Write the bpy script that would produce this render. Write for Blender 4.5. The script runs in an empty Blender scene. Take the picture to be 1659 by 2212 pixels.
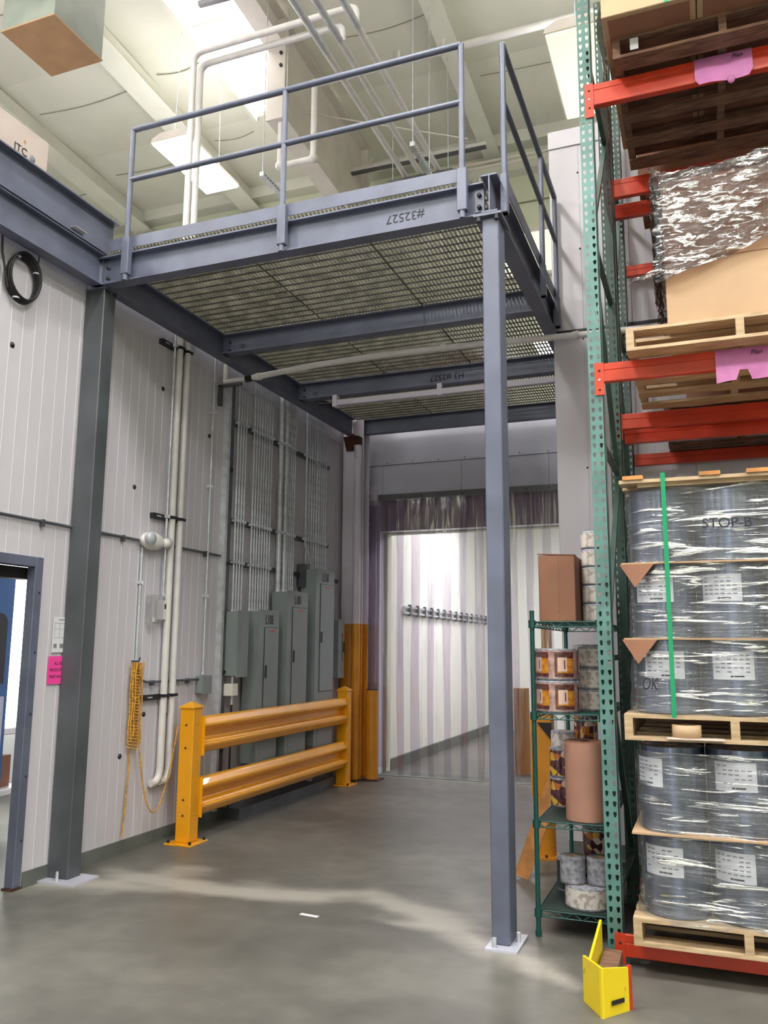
import bpy, bmesh, math, random
from mathutils import Vector, Matrix
S = bpy.context.scene
COL = S.collection
random.seed(7)
R = math.radians
# ------------------------------------------------------------------ camera
W_PX, H_PX, F_PX = 1659.0, 2212.0, 1794.9
YAW, PIT, ROL, EYE = -0.368827, 0.161377, 0.0064379, 1.55
def cam_axes():
    f = Vector((math.sin(YAW)*math.cos(PIT), math.cos(YAW)*math.cos(PIT), math.sin(PIT)))
    r = Vector((math.cos(YAW), -math.sin(YAW), 0)); u = r.cross(f)
    c, s = math.cos(ROL), math.sin(ROL)
    return c*r+s*u, -s*r+c*u, f
CR, CU, CF = cam_axes()
cd = bpy.data.cameras.new('camera'); cam = bpy.data.objects.new('camera', cd); COL.objects.link(cam)
m = Matrix((CR, CU, -CF)).transposed().to_4x4(); m.translation = Vector((0, 0, EYE)); cam.matrix_world = m
cd.sensor_fit = 'HORIZONTAL'; cd.sensor_width = 36; cd.lens = 36*F_PX/W_PX; cd.clip_start = .05; cd.clip_end = 100
S.camera = cam
# ------------------------------------------------------------------ world, exposure, big lights
w = bpy.data.worlds.new('world'); S.world = w; w.use_nodes = True
w.node_tree.nodes['Background'].inputs[0].default_value = (.95, .97, 1, 1)
w.node_tree.nodes['Background'].inputs[1].default_value = 4.0
S.view_settings.view_transform = 'Standard'; S.view_settings.look = 'None'
S.view_settings.exposure = -0.28; S.view_settings.gamma = 1
try: S.view_settings.use_curve_mapping = False
except Exception: pass
LAMP_POWER = 22.0
UPLIGHT = .75      # strength of an extra upward lamp added above each fixture to brighten the ceiling
SKYLIGHT = 5.0
ROOM_POWER = 150.0

def at(px, py, X=None, Y=None, Z=None):
    d = CR*((px-W_PX/2)/F_PX) - CU*((py-H_PX/2)/F_PX) + CF
    if X is not None: t = X/d.x
    elif Y is not None: t = Y/d.y
    else: t = (Z-EYE)/d.z
    return Vector((0, 0, EYE)) + d*t

# ------------------------------------------------------------------ materials
def lin(c):
    c = c/255.0
    return c/12.92 if c <= .04045 else ((c+.055)/1.055)**2.4
def rgb(c): return (lin(c[0]), lin(c[1]), lin(c[2]), 1)
def mat(name, c, rough=.5, metal=0, bump=0, bscale=40, var=0, vscale=6, c2=None, spec=.5, stretch=None, coat=0, thr=(.35,.65), detail=4):
    M = bpy.data.materials.new(name); M.use_nodes = True; nt = M.node_tree; N = nt.nodes; L = nt.links
    b = N['Principled BSDF']; b.inputs['Base Color'].default_value = rgb(c); b.inputs['Roughness'].default_value = rough
    b.inputs['Metallic'].default_value = metal; b.inputs['Specular IOR Level'].default_value = spec
    b.inputs['Coat Weight'].default_value = coat
    tc = N.new('ShaderNodeTexCoord'); vec = tc.outputs['Object']
    if stretch:
        mp = N.new('ShaderNodeMapping'); mp.inputs['Scale'].default_value = stretch; L.new(vec, mp.inputs[0]); vec = mp.outputs[0]
    if var or c2:
        n = N.new('ShaderNodeTexNoise'); n.inputs['Scale'].default_value = vscale; n.inputs['Detail'].default_value = detail; L.new(vec, n.inputs['Vector'])
        r = N.new('ShaderNodeValToRGB'); r.color_ramp.elements[0].position = thr[0]; r.color_ramp.elements[1].position = thr[1]
        a = c2 if c2 else tuple(max(0, v*(1-var)) for v in c)
        r.color_ramp.elements[0].color = rgb(a); r.color_ramp.elements[1].color = rgb(c)
        L.new(n.outputs[0], r.inputs[0]); L.new(r.outputs[0], b.inputs['Base Color'])
    if bump:
        n2 = N.new('ShaderNodeTexNoise'); n2.inputs['Scale'].default_value = bscale; n2.inputs['Detail'].default_value = 3; L.new(vec, n2.inputs['Vector'])
        bp = N.new('ShaderNodeBump'); bp.inputs['Strength'].default_value = bump; bp.inputs['Distance'].default_value = .01
        L.new(n2.outputs[0], bp.inputs['Height']); L.new(bp.outputs[0], b.inputs['Normal'])
    return M
def emis(name, c, s):
    M = bpy.data.materials.new(name); M.use_nodes = True; nt = M.node_tree
    b = nt.nodes['Principled BSDF']; b.inputs['Base Color'].default_value = rgb(c)
    b.inputs['Emission Color'].default_value = rgb(c); b.inputs['Emission Strength'].default_value = s
    return M
def film(name, tint, gloss, opac, bump, bscale, stretch=(1, 1, 1), grough=.12, dist=.02, lo=.55, hi=.62, base=.05, haze=(.75, .76, .78)):
    """clear plastic: transparent + thin haze + gloss concentrated along wrinkles"""
    M = bpy.data.materials.new(name); M.use_nodes = True; nt = M.node_tree; N = nt.nodes; L = nt.links
    N.remove(N['Principled BSDF']); out = N['Material Output']
    tr = N.new('ShaderNodeBsdfTransparent'); tr.inputs[0].default_value = rgb(tint)
    df = N.new('ShaderNodeBsdfDiffuse'); df.inputs[0].default_value = haze+(1,)
    gl = N.new('ShaderNodeBsdfGlossy'); gl.inputs['Roughness'].default_value = grough; gl.inputs[0].default_value = (.95, .95, .95, 1)
    tc = N.new('ShaderNodeTexCoord'); mp = N.new('ShaderNodeMapping'); mp.inputs['Scale'].default_value = stretch
    L.new(tc.outputs['Object'], mp.inputs[0])
    n = N.new('ShaderNodeTexNoise'); n.inputs['Scale'].default_value = bscale; n.inputs['Detail'].default_value = 4; n.inputs['Distortion'].default_value = .8
    L.new(mp.outputs[0], n.inputs['Vector'])
    if bump:
        bp = N.new('ShaderNodeBump'); bp.inputs['Strength'].default_value = bump; bp.inputs['Distance'].default_value = dist
        L.new(n.outputs[0], bp.inputs['Height']); L.new(bp.outputs[0], gl.inputs['Normal'])
    m1 = N.new('ShaderNodeMixShader'); m1.inputs[0].default_value = opac; L.new(tr.outputs[0], m1.inputs[1]); L.new(df.outputs[0], m1.inputs[2])
    mr = N.new('ShaderNodeMapRange'); mr.inputs[1].default_value = lo; mr.inputs[2].default_value = hi; mr.inputs[3].default_value = base; mr.inputs[4].default_value = gloss
    L.new(n.outputs[0], mr.inputs[0])
    m2 = N.new('ShaderNodeMixShader'); L.new(mr.outputs[0], m2.inputs[0]); L.new(m1.outputs[0], m2.inputs[1]); L.new(gl.outputs[0], m2.inputs[2])
    L.new(m2.outputs[0], out.inputs[0])
    return M

def mat_roll(*a, **k):
    Mx = mat(*a, **k); nt = Mx.node_tree; b = nt.nodes['Principled BSDF']
    tg = nt.nodes.new('ShaderNodeTangent'); tg.direction_type = 'RADIAL'; tg.axis = 'Z'; nt.links.new(tg.outputs[0], b.inputs['Tangent'])
    b.inputs['Anisotropic'].default_value = .95; b.inputs['Anisotropic Rotation'].default_value = 0.25; b.inputs['Roughness'].default_value = .27; b.inputs['Metallic'].default_value = .8; b.inputs['Coat Weight'].default_value = 0
    return Mx

M = {}
M['floor'] = None
M['wall'] = mat('white_wall_panel', (208, 204, 213), .38, var=.05, vscale=1.3, bump=.03, bscale=60, stretch=(1, 1, .25))
M['wallpaint'] = mat('cream_building_wall', (222, 226, 202), .75, var=.05, vscale=1)
M['ceil'] = mat('ceiling_insulation', (228, 227, 214), .75, var=.05, vscale=.8, bump=.05, bscale=3)
M['seam'] = mat('insulation_seam', (142, 144, 126), .8)
M['beamwhite'] = mat('white_painted_steel', (226, 218, 212), .5, var=.06, vscale=3)
M['purlin'] = mat('cream_painted_steel', (226, 226, 214), .6, var=.05, vscale=2)
M['steel'] = mat('blue_grey_painted_steel', (100, 105, 126), .42, var=.12, vscale=4, bump=.04, bscale=30)
M['steelcol'] = mat('dull_grey_painted_steel', (86, 90, 96), .4, var=.22, vscale=2.2, bump=.05, bscale=12, detail=8)
M['darksteel'] = mat('dark_bolt_steel', (48, 48, 52), .5, metal=.4)
M['grating'] = mat('unpainted_bar_grating', (150, 146, 132), .5, var=.35, vscale=9)
M['gratdark'] = mat('grating_cross_rod', (50, 46, 40), .6)
M['galv'] = mat('galvanised_conduit', (214, 218, 226), .3, metal=.3, var=.12, vscale=14)
M['strut'] = mat('slotted_strut_steel', (96, 96, 100), .45, metal=.5)
M['white_pipe'] = mat('white_painted_pipe', (224, 220, 220), .4, var=.05, vscale=8)
M['yellow'] = mat('safety_yellow_paint', (238, 164, 16), .32, var=.03, vscale=5, coat=.3)
M['orange'] = mat('orange_yellow_paint', (206, 136, 34), .4, var=.08, vscale=5)
M['lemon'] = mat('scuffed_lemon_paint', (236, 208, 30), .4, c2=(150, 132, 30), vscale=16, thr=(.28, .36))
M['panelgrey'] = mat('grey_enamel', (132, 140, 142), .42, var=.04, vscale=5)
M['teal'] = mat('teal_rack_paint', (94, 136, 132), .35, var=.14, vscale=7, coat=.25)
M['green'] = mat('dark_green_rack_paint', (58, 86, 78), .45, var=.2, vscale=6)
M['red'] = mat('red_orange_beam_paint', (206, 62, 36), .36, var=.12, vscale=5, coat=.3)
M['wood'] = mat('pale_pallet_wood', (198, 174, 142), .7, c2=(164, 136, 104), vscale=5, stretch=(1.2, 8, 8), bump=.15, bscale=12)
M['wooddark'] = mat('old_brown_pallet_wood', (134, 100, 80), .8, c2=(88, 62, 50), vscale=5, stretch=(1.2, 8, 8), bump=.15, bscale=12)
M['orangewood'] = mat('orange_new_wood', (206, 140, 78), .7, var=.2, vscale=12)
M['kraft'] = mat('kraft_cardboard', (184, 152, 120), .75, var=.06, vscale=3)
M['brownbox'] = mat('brown_cardboard', (146, 100, 78), .75, var=.08, vscale=5)
M['pinkbox'] = mat('pinkish_kraft_wrap', (186, 138, 120), .5, var=.07, vscale=5)
M['roll'] = mat_roll('clear_film_roll', (132, 144, 172), .2, metal=.6, var=.35, vscale=2.2, stretch=(6, 6, .1), coat=.3, spec=.9)
M['core'] = mat('card_core', (176, 150, 118), .7)
M['label'] = mat('white_paper_label', (222, 222, 228), .55)
M['ink'] = mat('black_ink', (30, 28, 34), .7)
M['greyink'] = mat('grey_ink', (128, 128, 136), .7)
M['pink'] = mat('pink_paper', (232, 142, 210), .5, var=.1, vscale=8, bump=.3, bscale=14)
M['hotpink'] = mat('hot_pink_paper', (240, 72, 160), .5)
M['strapgreen'] = mat('green_plastic_strap', (22, 142, 96), .35)
M['shelfgreen'] = mat('green_epoxy_wire', (26, 78, 74), .35)
M['shelfmat'] = mat('dark_green_shelf_mat', (36, 54, 50), .7)
M['black'] = mat('black_rubber', (22, 20, 22), .5)
M['blue'] = mat('blue_painted_sheet', (26, 84, 140), .35)
M['plastic_white'] = mat('white_plastic', (228, 224, 220), .35)
M['rope'] = mat('yellow_twisted_rope', (226, 166, 66), .7, var=.3, vscale=60)
M['lampwhite'] = emis('lit_diffuser', (255, 255, 246), 14)
M['lampsoft'] = emis('soft_lit_diffuser', (246, 250, 224), .8)
M['skylight'] = emis('skylight_panel', (255, 250, 244), SKYLIGHT)
M['roomwhite'] = mat('bright_room_wall', (238, 240, 234), .5)
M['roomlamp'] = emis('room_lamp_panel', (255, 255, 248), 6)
M['curtain'] = film('pvc_strip', (226, 220, 229), .30, .045, .3, 5, (6, 6, .3), .14, lo=.5, hi=.7, base=.05)
M['wrap'] = film('stretch_wrap', (234, 236, 239), .8, .07, .9, 5, (.6, .6, 8), .2, .02, lo=.575, hi=.63, base=.05)
M['wrap2'] = film('crumpled_stretch_wrap', (172, 156, 154), .85, .05, 1.0, 8, (1.5, 1.5, 5), .18, .06, lo=.52, hi=.60, base=.06)
M['cover'] = film('clear_cover', (240, 240, 240), .5, .12, .0, 5)
M['drab'] = mat('grey_duct_sheet', (120, 128, 120), .45, metal=.3, var=.15, vscale=3)
M['ductkraft'] = mat('tan_duct_facing', (158, 122, 86), .6, var=.1, vscale=5)
M['greywall'] = mat('grey_steel_cladding', (190, 190, 206), .3, var=.05, vscale=2)
M['boxpink'] = mat('faded_carton', (192, 178, 172), .7, var=.04)
M['rim'] = mat('grey_roll_edge', (176, 176, 186), .6, c2=(120, 120, 132), vscale=40)
M['paperroll'] = mat('printed_paper_roll', (222, 214, 208), .5, c2=(176, 164, 160), vscale=34, thr=(.42, .5))
M['rust'] = mat('rusty_steel', (92, 52, 36), .8, var=.4, vscale=20)
M['base'] = mat('grey_base_coating', (104, 108, 104), .6, var=.15, vscale=5)
M['lavender'] = mat('white_lavender_paint', (208, 202, 216), .4, var=.04, vscale=3)
M['rampurple'] = mat('strip_tint_mauve', (140, 112, 136), .4)

def printed_label():
    Mx = bpy.data.materials.new('printed_label_wrap'); Mx.use_nodes = True; nt = Mx.node_tree; N = nt.nodes; L = nt.links; b = N['Principled BSDF']
    b.inputs['Roughness'].default_value = .14; b.inputs['Coat Weight'].default_value = .8
    tc = N.new('ShaderNodeTexCoord'); v = N.new('ShaderNodeTexVoronoi'); v.inputs['Scale'].default_value = 26
    L.new(tc.outputs['Object'], v.inputs['Vector'])
    r = N.new('ShaderNodeValToRGB'); e = r.color_ramp.elements
    e[0].position = 0; e[0].color = rgb((90, 40, 50)); e[1].position = 1; e[1].color = rgb((226, 200, 190))
    for p, c in ((.3, (196, 110, 40)), (.5, (222, 176, 60)), (.62, (228, 200, 190)), (.8, (70, 34, 44))):
        k = e.new(p); k.color = rgb(c)
    r.color_ramp.interpolation = 'CONSTANT'
    sp = N.new('ShaderNodeSeparateColor'); L.new(v.outputs['Color'], sp.inputs[0]); L.new(sp.outputs[0], r.inputs[0]); L.new(r.outputs[0], b.inputs['Base Color'])
    return Mx
M['printed'] = printed_label()

def floor_mat():
    Mx = bpy.data.materials.new('sealed_concrete'); Mx.use_nodes = True; nt = Mx.node_tree; N = nt.nodes; L = nt.links; b = N['Principled BSDF']
    tc = N.new('ShaderNodeTexCoord')
    n1 = N.new('ShaderNodeTexNoise'); n1.inputs['Scale'].default_value = .9; n1.inputs['Detail'].default_value = 8; n1.inputs['Distortion'].default_value = .5
    n2 = N.new('ShaderNodeTexNoise'); n2.inputs['Scale'].default_value = 5; n2.inputs['Detail'].default_value = 8
    mp = N.new('ShaderNodeMapping'); mp.inputs['Scale'].default_value = (.6, 1.1, 1); L.new(tc.outputs['Object'], mp.inputs[0])
    L.new(mp.outputs[0], n1.inputs[0]); L.new(tc.outputs['Object'], n2.inputs[0])
    mx = N.new('ShaderNodeMath'); mx.operation = 'MULTIPLY_ADD'; mx.inputs[1].default_value = .35; L.new(n2.outputs[0], mx.inputs[0])
    m2 = N.new('ShaderNodeMath'); m2.operation = 'MULTIPLY'; m2.inputs[1].default_value = .7; L.new(n1.outputs[0], m2.inputs[0]); L.new(m2.outputs[0], mx.inputs[2])
    r = N.new('ShaderNodeValToRGB'); e = r.color_ramp.elements
    e[0].position = .4; e[0].color = rgb((86, 84, 80)); e[1].position = .68; e[1].color = rgb((118, 115, 109))
    k = e.new(.53); k.color = rgb((98, 96, 92))
    L.new(mx.outputs[0], r.inputs[0])
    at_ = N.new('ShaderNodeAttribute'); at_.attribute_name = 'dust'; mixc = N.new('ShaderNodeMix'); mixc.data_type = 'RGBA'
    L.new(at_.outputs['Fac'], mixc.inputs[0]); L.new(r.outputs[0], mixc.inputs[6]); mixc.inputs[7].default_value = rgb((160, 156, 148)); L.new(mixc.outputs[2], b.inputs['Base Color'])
    b.inputs['Roughness'].default_value = .42; b.inputs['Specular IOR Level'].default_value = .4
    bp = N.new('ShaderNodeBump'); bp.inputs['Strength'].default_value = .1; bp.inputs['Distance'].default_value = .01; L.new(n2.outputs[0], bp.inputs['Height']); L.new(bp.outputs[0], b.inputs['Normal'])
    return Mx
M['floor'] = floor_mat()

# ------------------------------------------------------------------ mesh helpers
class MB:
    def __init__(s): s.v = []; s.f = []; s.sm = []
    def add(s, vs, fs, smooth=False):
        o = len(s.v); s.v += [tuple(v) for v in vs]
        s.f += [tuple(i+o for i in f) for f in fs]; s.sm += [smooth]*len(fs); return s
    def box(s, x0, x1, y0, y1, z0, z1):
        x0, x1 = min(x0, x1), max(x0, x1); y0, y1 = min(y0, y1), max(y0, y1); z0, z1 = min(z0, z1), max(z0, z1)
        vs = [(x, y, z) for z in (z0, z1) for y in (y0, y1) for x in (x0, x1)]
        return s.add(vs, [(0, 2, 3, 1), (4, 5, 7, 6), (0, 1, 5, 4), (2, 6, 7, 3), (0, 4, 6, 2), (1, 3, 7, 5)])
    def obox(s, c, size, rot):
        vs = [];
        for z in (-.5, .5):
            for y in (-.5, .5):
                for x in (-.5, .5):
                    vs.append(Vector(c)+rot @ Vector((x*size[0], y*size[1], z*size[2])))
        return s.add(vs, [(0, 2, 3, 1), (4, 5, 7, 6), (0, 1, 5, 4), (2, 6, 7, 3), (0, 4, 6, 2), (1, 3, 7, 5)])
    def bar(s, a, b, wd, hg, up=(0, 0, 1)):
        a, b = Vector(a), Vector(b); d = (b-a); L = d.length; d.normalize()
        up = Vector(up); x = d.cross(up)
        if x.length < 1e-4: x = d.cross(Vector((1, 0, 0)))
        x.normalize(); z = x.cross(d)
        return s.obox((a+b)/2, (wd, L, hg), Matrix((x, d, z)).transposed())
    def tube(s, pts, r, n=10, caps=True):
        pts = [Vector(p) for p in pts]; rings = []
        t0 = (pts[1]-pts[0]).normalized(); ref = Vector((0, 0, 1)) if abs(t0.z) < .9 else Vector((1, 0, 0))
        x = t0.cross(ref).normalized()
        for i, p in enumerate(pts):
            t = (pts[min(i+1, len(pts)-1)]-pts[max(i-1, 0)]).normalized()
            x = (x - t*x.dot(t)).normalized(); y = t.cross(x)
            rr = r[i] if isinstance(r, (list, tuple)) else r
            rings.append([p+(x*math.cos(a)+y*math.sin(a))*rr for a in [2*math.pi*k/n for k in range(n)]])
        vs = [v for q in rings for v in q]; fs = []
        for i in range(len(pts)-1):
            for k in range(n): fs.append((i*n+k, i*n+(k+1) % n, (i+1)*n+(k+1) % n, (i+1)*n+k))
        s.add(vs, fs, True)
        if caps:
            s.add(rings[0], [tuple(range(n-1, -1, -1))]); s.add(rings[-1], [tuple(range(n))])
        return s
    def cyl(s, c, r, z0, z1, n=24): return s.tube([(c[0], c[1], z0), (c[0], c[1], z1)], r, n)
    def lathe(s, prof, c=(0, 0, 0), n=24, axis='z'):
        vs = []; fs = []
        for (r, h) in prof:
            for k in range(n):
                a = 2*math.pi*k/n; p = (r*math.cos(a), r*math.sin(a), h)
                if axis == 'x': p = (h, r*math.cos(a), r*math.sin(a))
                if axis == 'y': p = (r*math.cos(a), h, r*math.sin(a))
                vs.append((p[0]+c[0], p[1]+c[1], p[2]+c[2]))
        for i in range(len(prof)-1):
            for k in range(n): fs.append((i*n+k, i*n+(k+1) % n, (i+1)*n+(k+1) % n, (i+1)*n+k))
        return s.add(vs, fs, True)
    def prism(s, poly, axis, a, b):
        """poly: 2D points in the other two axes (x: yz, y: xz, z: xy)"""
        def P(p, h): return {'x': (h, p[0], p[1]), 'y': (p[0], h, p[1]), 'z': (p[0], p[1], h)}[axis]
        n = len(poly); vs = [P(p, a) for p in poly]+[P(p, b) for p in poly]
        fs = [tuple(range(n-1, -1, -1)), tuple(range(n, 2*n))]+[(k, (k+1) % n, n+(k+1) % n, n+k) for k in range(n)]
        return s.add(vs, fs)
    def build(s, name, m, parent=None, bevel=0, world=True):
        me = bpy.data.meshes.new(name)
        off = Vector((0, 0, 0))
        if parent is not None and world: off = parent.matrix_world.translation if False else gloc(parent)
        me.from_pydata([tuple(Vector(v)-off) for v in s.v], [], s.f); me.polygons.foreach_set('use_smooth', s.sm)
        bm = bmesh.new(); bm.from_mesh(me); bmesh.ops.recalc_face_normals(bm, faces=bm.faces)
        if bevel: bmesh.ops.bevel(bm, geom=[e for e in bm.edges if e.is_manifold and e.calc_face_angle(0) > .5], offset=bevel, segments=1, affect='EDGES', clamp_overlap=True)
        bm.to_mesh(me); bm.free()
        me.materials.append(M[m] if isinstance(m, str) else m)
        o = bpy.data.objects.new(name, me); COL.objects.link(o)
        if parent is not None: o.parent = parent
        return o
def gloc(o):
    v = Vector(o.location)
    while o.parent is not None: o = o.parent; v += Vector(o.location)
    return v
def tag(o, label, cat, group=None):
    o['label'] = label; o['category'] = cat
    if group: o['group'] = group
    return o
def empty(name, loc, label, cat, group=None):
    o = bpy.data.objects.new(name, None); COL.objects.link(o); o.location = loc; o.empty_display_size = .1
    return tag(o, label, cat, group)
def struct(o): o['kind'] = 'structure'; return o
def stuff(o): o['kind'] = 'stuff'; return o
def lab(o, l): o['label'] = l; return o
def copy_tree(o, parent=None):
    c = o.copy(); COL.objects.link(c); c.parent = parent
    for ch in o.children: copy_tree(ch, c)
    return c
def text(body, name, loc, size, xdir, updir, m, parent=None, depth=.0006, align='CENTER', sx=1):
    cu = bpy.data.curves.new(name, 'FONT'); cu.body = body; cu.size = size; cu.extrude = depth; cu.align_x = align; cu.align_y = 'CENTER'
    tmp = bpy.data.objects.new(name, cu)
    me = bpy.data.meshes.new_from_object(tmp); bpy.data.objects.remove(tmp); bpy.data.curves.remove(cu)
    x = Vector(xdir).normalized(); y = Vector(updir).normalized(); z = x.cross(y)
    rot = Matrix((x*sx, y, z)).transposed()
    off = gloc(parent) if parent is not None else Vector((0, 0, 0))
    for v in me.vertices: v.co = rot @ v.co + Vector(loc) - off
    me.materials.clear(); me.materials.append(M[m])
    o = bpy.data.objects.new(name, me); COL.objects.link(o); o.parent = parent
    return o
def arc(p0, c, p1, n=6):
    """quadratic bend"""
    p0, c, p1 = Vector(p0), Vector(c), Vector(p1)
    return [p0*(1-t)**2 + c*2*t*(1-t) + p1*t*t for t in [k/n for k in range(n+1)]]
def ibeam(mb, axis, a, b, c, z0, z1, fw, tf=.011, tw=.008):
    """I section running along axis from a to b; c = centre on the other horizontal axis"""
    prof = [(c-fw/2, z0), (c+fw/2, z0), (c+fw/2, z0+tf), (c+tw/2, z0+tf), (c+tw/2, z1-tf), (c+fw/2, z1-tf), (c+fw/2, z1), (c-fw/2, z1), (c-fw/2, z1-tf), (c-tw/2, z1-tf), (c-tw/2, z0+tf), (c-fw/2, z0+tf)]
    return mb.prism(prof, 'x' if axis == 'x' else 'y', a, b)

# ================================================================== SETTING
WX = -4.23          # left panel wall face
fl = struct(MB().box(-14, 8, -10, 20, -.2, 0).build('floor', 'floor'))
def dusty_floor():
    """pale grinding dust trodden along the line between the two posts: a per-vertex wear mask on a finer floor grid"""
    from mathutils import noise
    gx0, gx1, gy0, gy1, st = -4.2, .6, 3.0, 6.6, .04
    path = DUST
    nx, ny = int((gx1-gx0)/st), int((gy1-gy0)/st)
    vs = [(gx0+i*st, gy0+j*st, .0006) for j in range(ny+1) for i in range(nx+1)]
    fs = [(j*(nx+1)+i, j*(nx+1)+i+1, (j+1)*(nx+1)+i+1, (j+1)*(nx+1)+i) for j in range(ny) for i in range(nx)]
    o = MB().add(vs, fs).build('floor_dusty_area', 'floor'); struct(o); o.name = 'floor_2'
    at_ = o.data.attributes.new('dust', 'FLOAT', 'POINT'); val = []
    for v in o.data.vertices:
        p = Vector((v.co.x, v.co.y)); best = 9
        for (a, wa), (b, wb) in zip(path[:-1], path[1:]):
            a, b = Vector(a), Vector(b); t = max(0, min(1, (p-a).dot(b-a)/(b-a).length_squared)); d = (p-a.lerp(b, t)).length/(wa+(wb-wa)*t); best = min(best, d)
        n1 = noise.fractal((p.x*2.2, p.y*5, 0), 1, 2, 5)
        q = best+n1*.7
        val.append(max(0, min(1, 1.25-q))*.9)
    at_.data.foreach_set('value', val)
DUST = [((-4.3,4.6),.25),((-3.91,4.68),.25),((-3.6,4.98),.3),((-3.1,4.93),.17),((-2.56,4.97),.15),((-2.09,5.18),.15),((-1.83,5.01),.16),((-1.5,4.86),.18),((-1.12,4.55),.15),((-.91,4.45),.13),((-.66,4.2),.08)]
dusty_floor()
# left wall: insulated panels, top cap
WTOP = 4.30
left = bpy.data.objects.new('wall_left', None); COL.objects.link(left); left.location = (WX, 5, 0); struct(left)
def ribbed(mb, y0, y1, z0, z1, xf, dirx=1, pitch=.107, th=.1):
    """panel lying in X=xf with fine beads and edge joints; dirx: facing +x"""
    prof = [(y0+.002, 0)]; y = y0+.002
    prof.append((y0+.006, .006)); k = y0+pitch
    while k < y1-.04:
        prof += [(k-.005, .006), (k-.002, .0085), (k+.002, .0085), (k+.005, .006)]; k += pitch
    prof += [(y1-.006, .006), (y1-.002, 0)]
    vs = []; fs = []
    for (yy, d) in prof:
        for z in (z0, z1): vs.append((xf-.006+d, yy, z))
    for i in range(len(prof)-1): fs.append((2*i, 2*i+2, 2*i+3, 2*i+1))
    mb.add(vs, fs)
    return mb.box(xf-th, xf-.0065, y0, y1, z0, z1)
DOORY = (3.35, 4.30); DOORZ = 2.06
ys = [-2.0+1.07*i for i in range(3)] + [1.3, 3.2]
edges = [-3.0, -1.93, -.86, .21, 1.28, 2.25, 3.27]
for a, b in zip(edges[:-1], edges[1:]): ribbed(MB(), a, b, 0, 4.12, WX).build('wall_panel', 'wall', left)
ribbed(MB(), 3.27, 4.455, DOORZ+.08, 4.12, WX).build('wall_panel', 'wall', left)
e2 = [4.455, 5.06, 6.13, 7.20, 8.27, 9.34, 9.94]
for a, b in zip(e2[:-1], e2[1:]): ribbed(MB(), a, b, 0, 4.12, WX).build('wall_panel', 'wall', left)
for a, b in [(-3, 1.6), (1.6, 4.7), (4.7, 7.8), (7.8, 9.94)]:
    MB().box(WX-.12, WX+.004, a+.002, b-.002, 4.10, WTOP).build('cap_flashing', 'wall', left)
    MB().box(WX+.004, WX+.012, a+.002, b-.002, 4.28, WTOP+.006).build('cap_lip', 'beamwhite', left)
for px, py in [(26, 745), (290, 1052), (452, 942), (352, 840), (310, 1543), (258, 1634), (357, 1543), (345, 1560)]:
    p = at(px, py, X=WX); f = MB().lathe([(0, .012), (.011, .012), (.012, .006), (.02, .004), (.021, 0)], (WX, p.y, p.z), 12, 'x').build('panel_fastener', 'darksteel', left)
struct(MB().box(WX, WX+.012, 4.47, 9.3, 0, .095).build('baseboard_left', 'base'))
MB_roof = MB().box(-9, WX-.12, -3, 9.94, 4.2, 4.24).build('cooler_roof', 'wall', left)

# door opening on the left with steel frame
door = bpy.data.objects.new('door_1', None); COL.objects.link(door); door.location = (WX, 4.3, 0); struct(door)
f = MB()
f.box(WX-.06, WX+.014, 4.385, 4.455, .012, DOORZ+.08)
f.box(WX-.06, WX+.014, 3.20, 4.385, DOORZ+.01, DOORZ+.08)
f.box(WX-.16, WX+.014, 3.20, 3.35, .012, DOORZ)
f.build('door_frame', 'steel', door, .004)
MB().box(WX-.16, WX-.062, 3.35, 4.44, DOORZ-.07, DOORZ+.009).build('door_header_seal', 'black', door)
MB().box(WX-.07, WX+.02, 4.375, 4.46, 0, .012).build('frame_foot', 'rust', door)
for z in (1.9, 1.5, 1.1, .7, .3): MB().lathe([(0, .004), (.006, .004), (.008, 0)], (WX+.014, 4.43, z), 8, 'x').build('frame_screw', 'darksteel', door)

# room behind the left door
MB2 = struct(MB().box(-7.0, -6.9, 3.0, 9, 0, 3).build('wall_inner_room', 'roomwhite'))
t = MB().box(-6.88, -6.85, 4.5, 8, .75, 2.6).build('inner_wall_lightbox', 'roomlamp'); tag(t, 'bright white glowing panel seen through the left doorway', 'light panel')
c = empty('blue_cabinet', (-5.2, 5.0, 0), 'blue painted cabinet with dark rounded window inside left doorway', 'cabinet')
p = at(38, 1235, X=-5.2)
MB().box(-5.52, -5.2, 4.4, p.y, .25, p.z+.01).build('body', 'blue', c, .01)
q = at(10, 1400, X=-5.2)
pts = [(4.6, 1.25), (4.6, 1.7)]+[(q.y-.08+.08*math.sin(a), 1.72+.08*math.cos(a)) for a in [0, .5, 1, 1.57]]+[(q.y, 1.25)]
MB().prism(pts, 'x', -5.2, -5.185).build('window', 'black', c)
MB().box(-5.2, -5.18, 4.45, p.y-.06, .5, 1.15).build('lower_panel', 'greywall', c)
for yy in (4.5, p.y-.05): MB().lathe([(0, -.02), (.07, -.02), (.08, 0), (.07, .02), (0, .02)], (-5.35, yy, .08), 14, 'x').build('wheel', 'black', c)
MB().box(-5.5, -5.25, 4.45, p.y-.02, .16, .25).build('skid', 'darksteel', c)
c = empty('utility_cart', (-5.6, 5.7, 0), 'white metal cart with rubber caster just inside left doorway', 'cart')
MB().box(-6.1, -5.55, 5.2, 5.86, .80, .86).build('tray', 'plastic_white', c, .01)
MB().box(-6.1, -5.55, 5.2, 5.86, .30, .36).build('lower_tray', 'plastic_white', c, .01)
for x in (-6.08, -5.59):
    for y in (5.23, 5.8): MB().box(x, x+.03, y, y+.03, .12, .80).build('leg', 'plastic_white', c)
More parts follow.
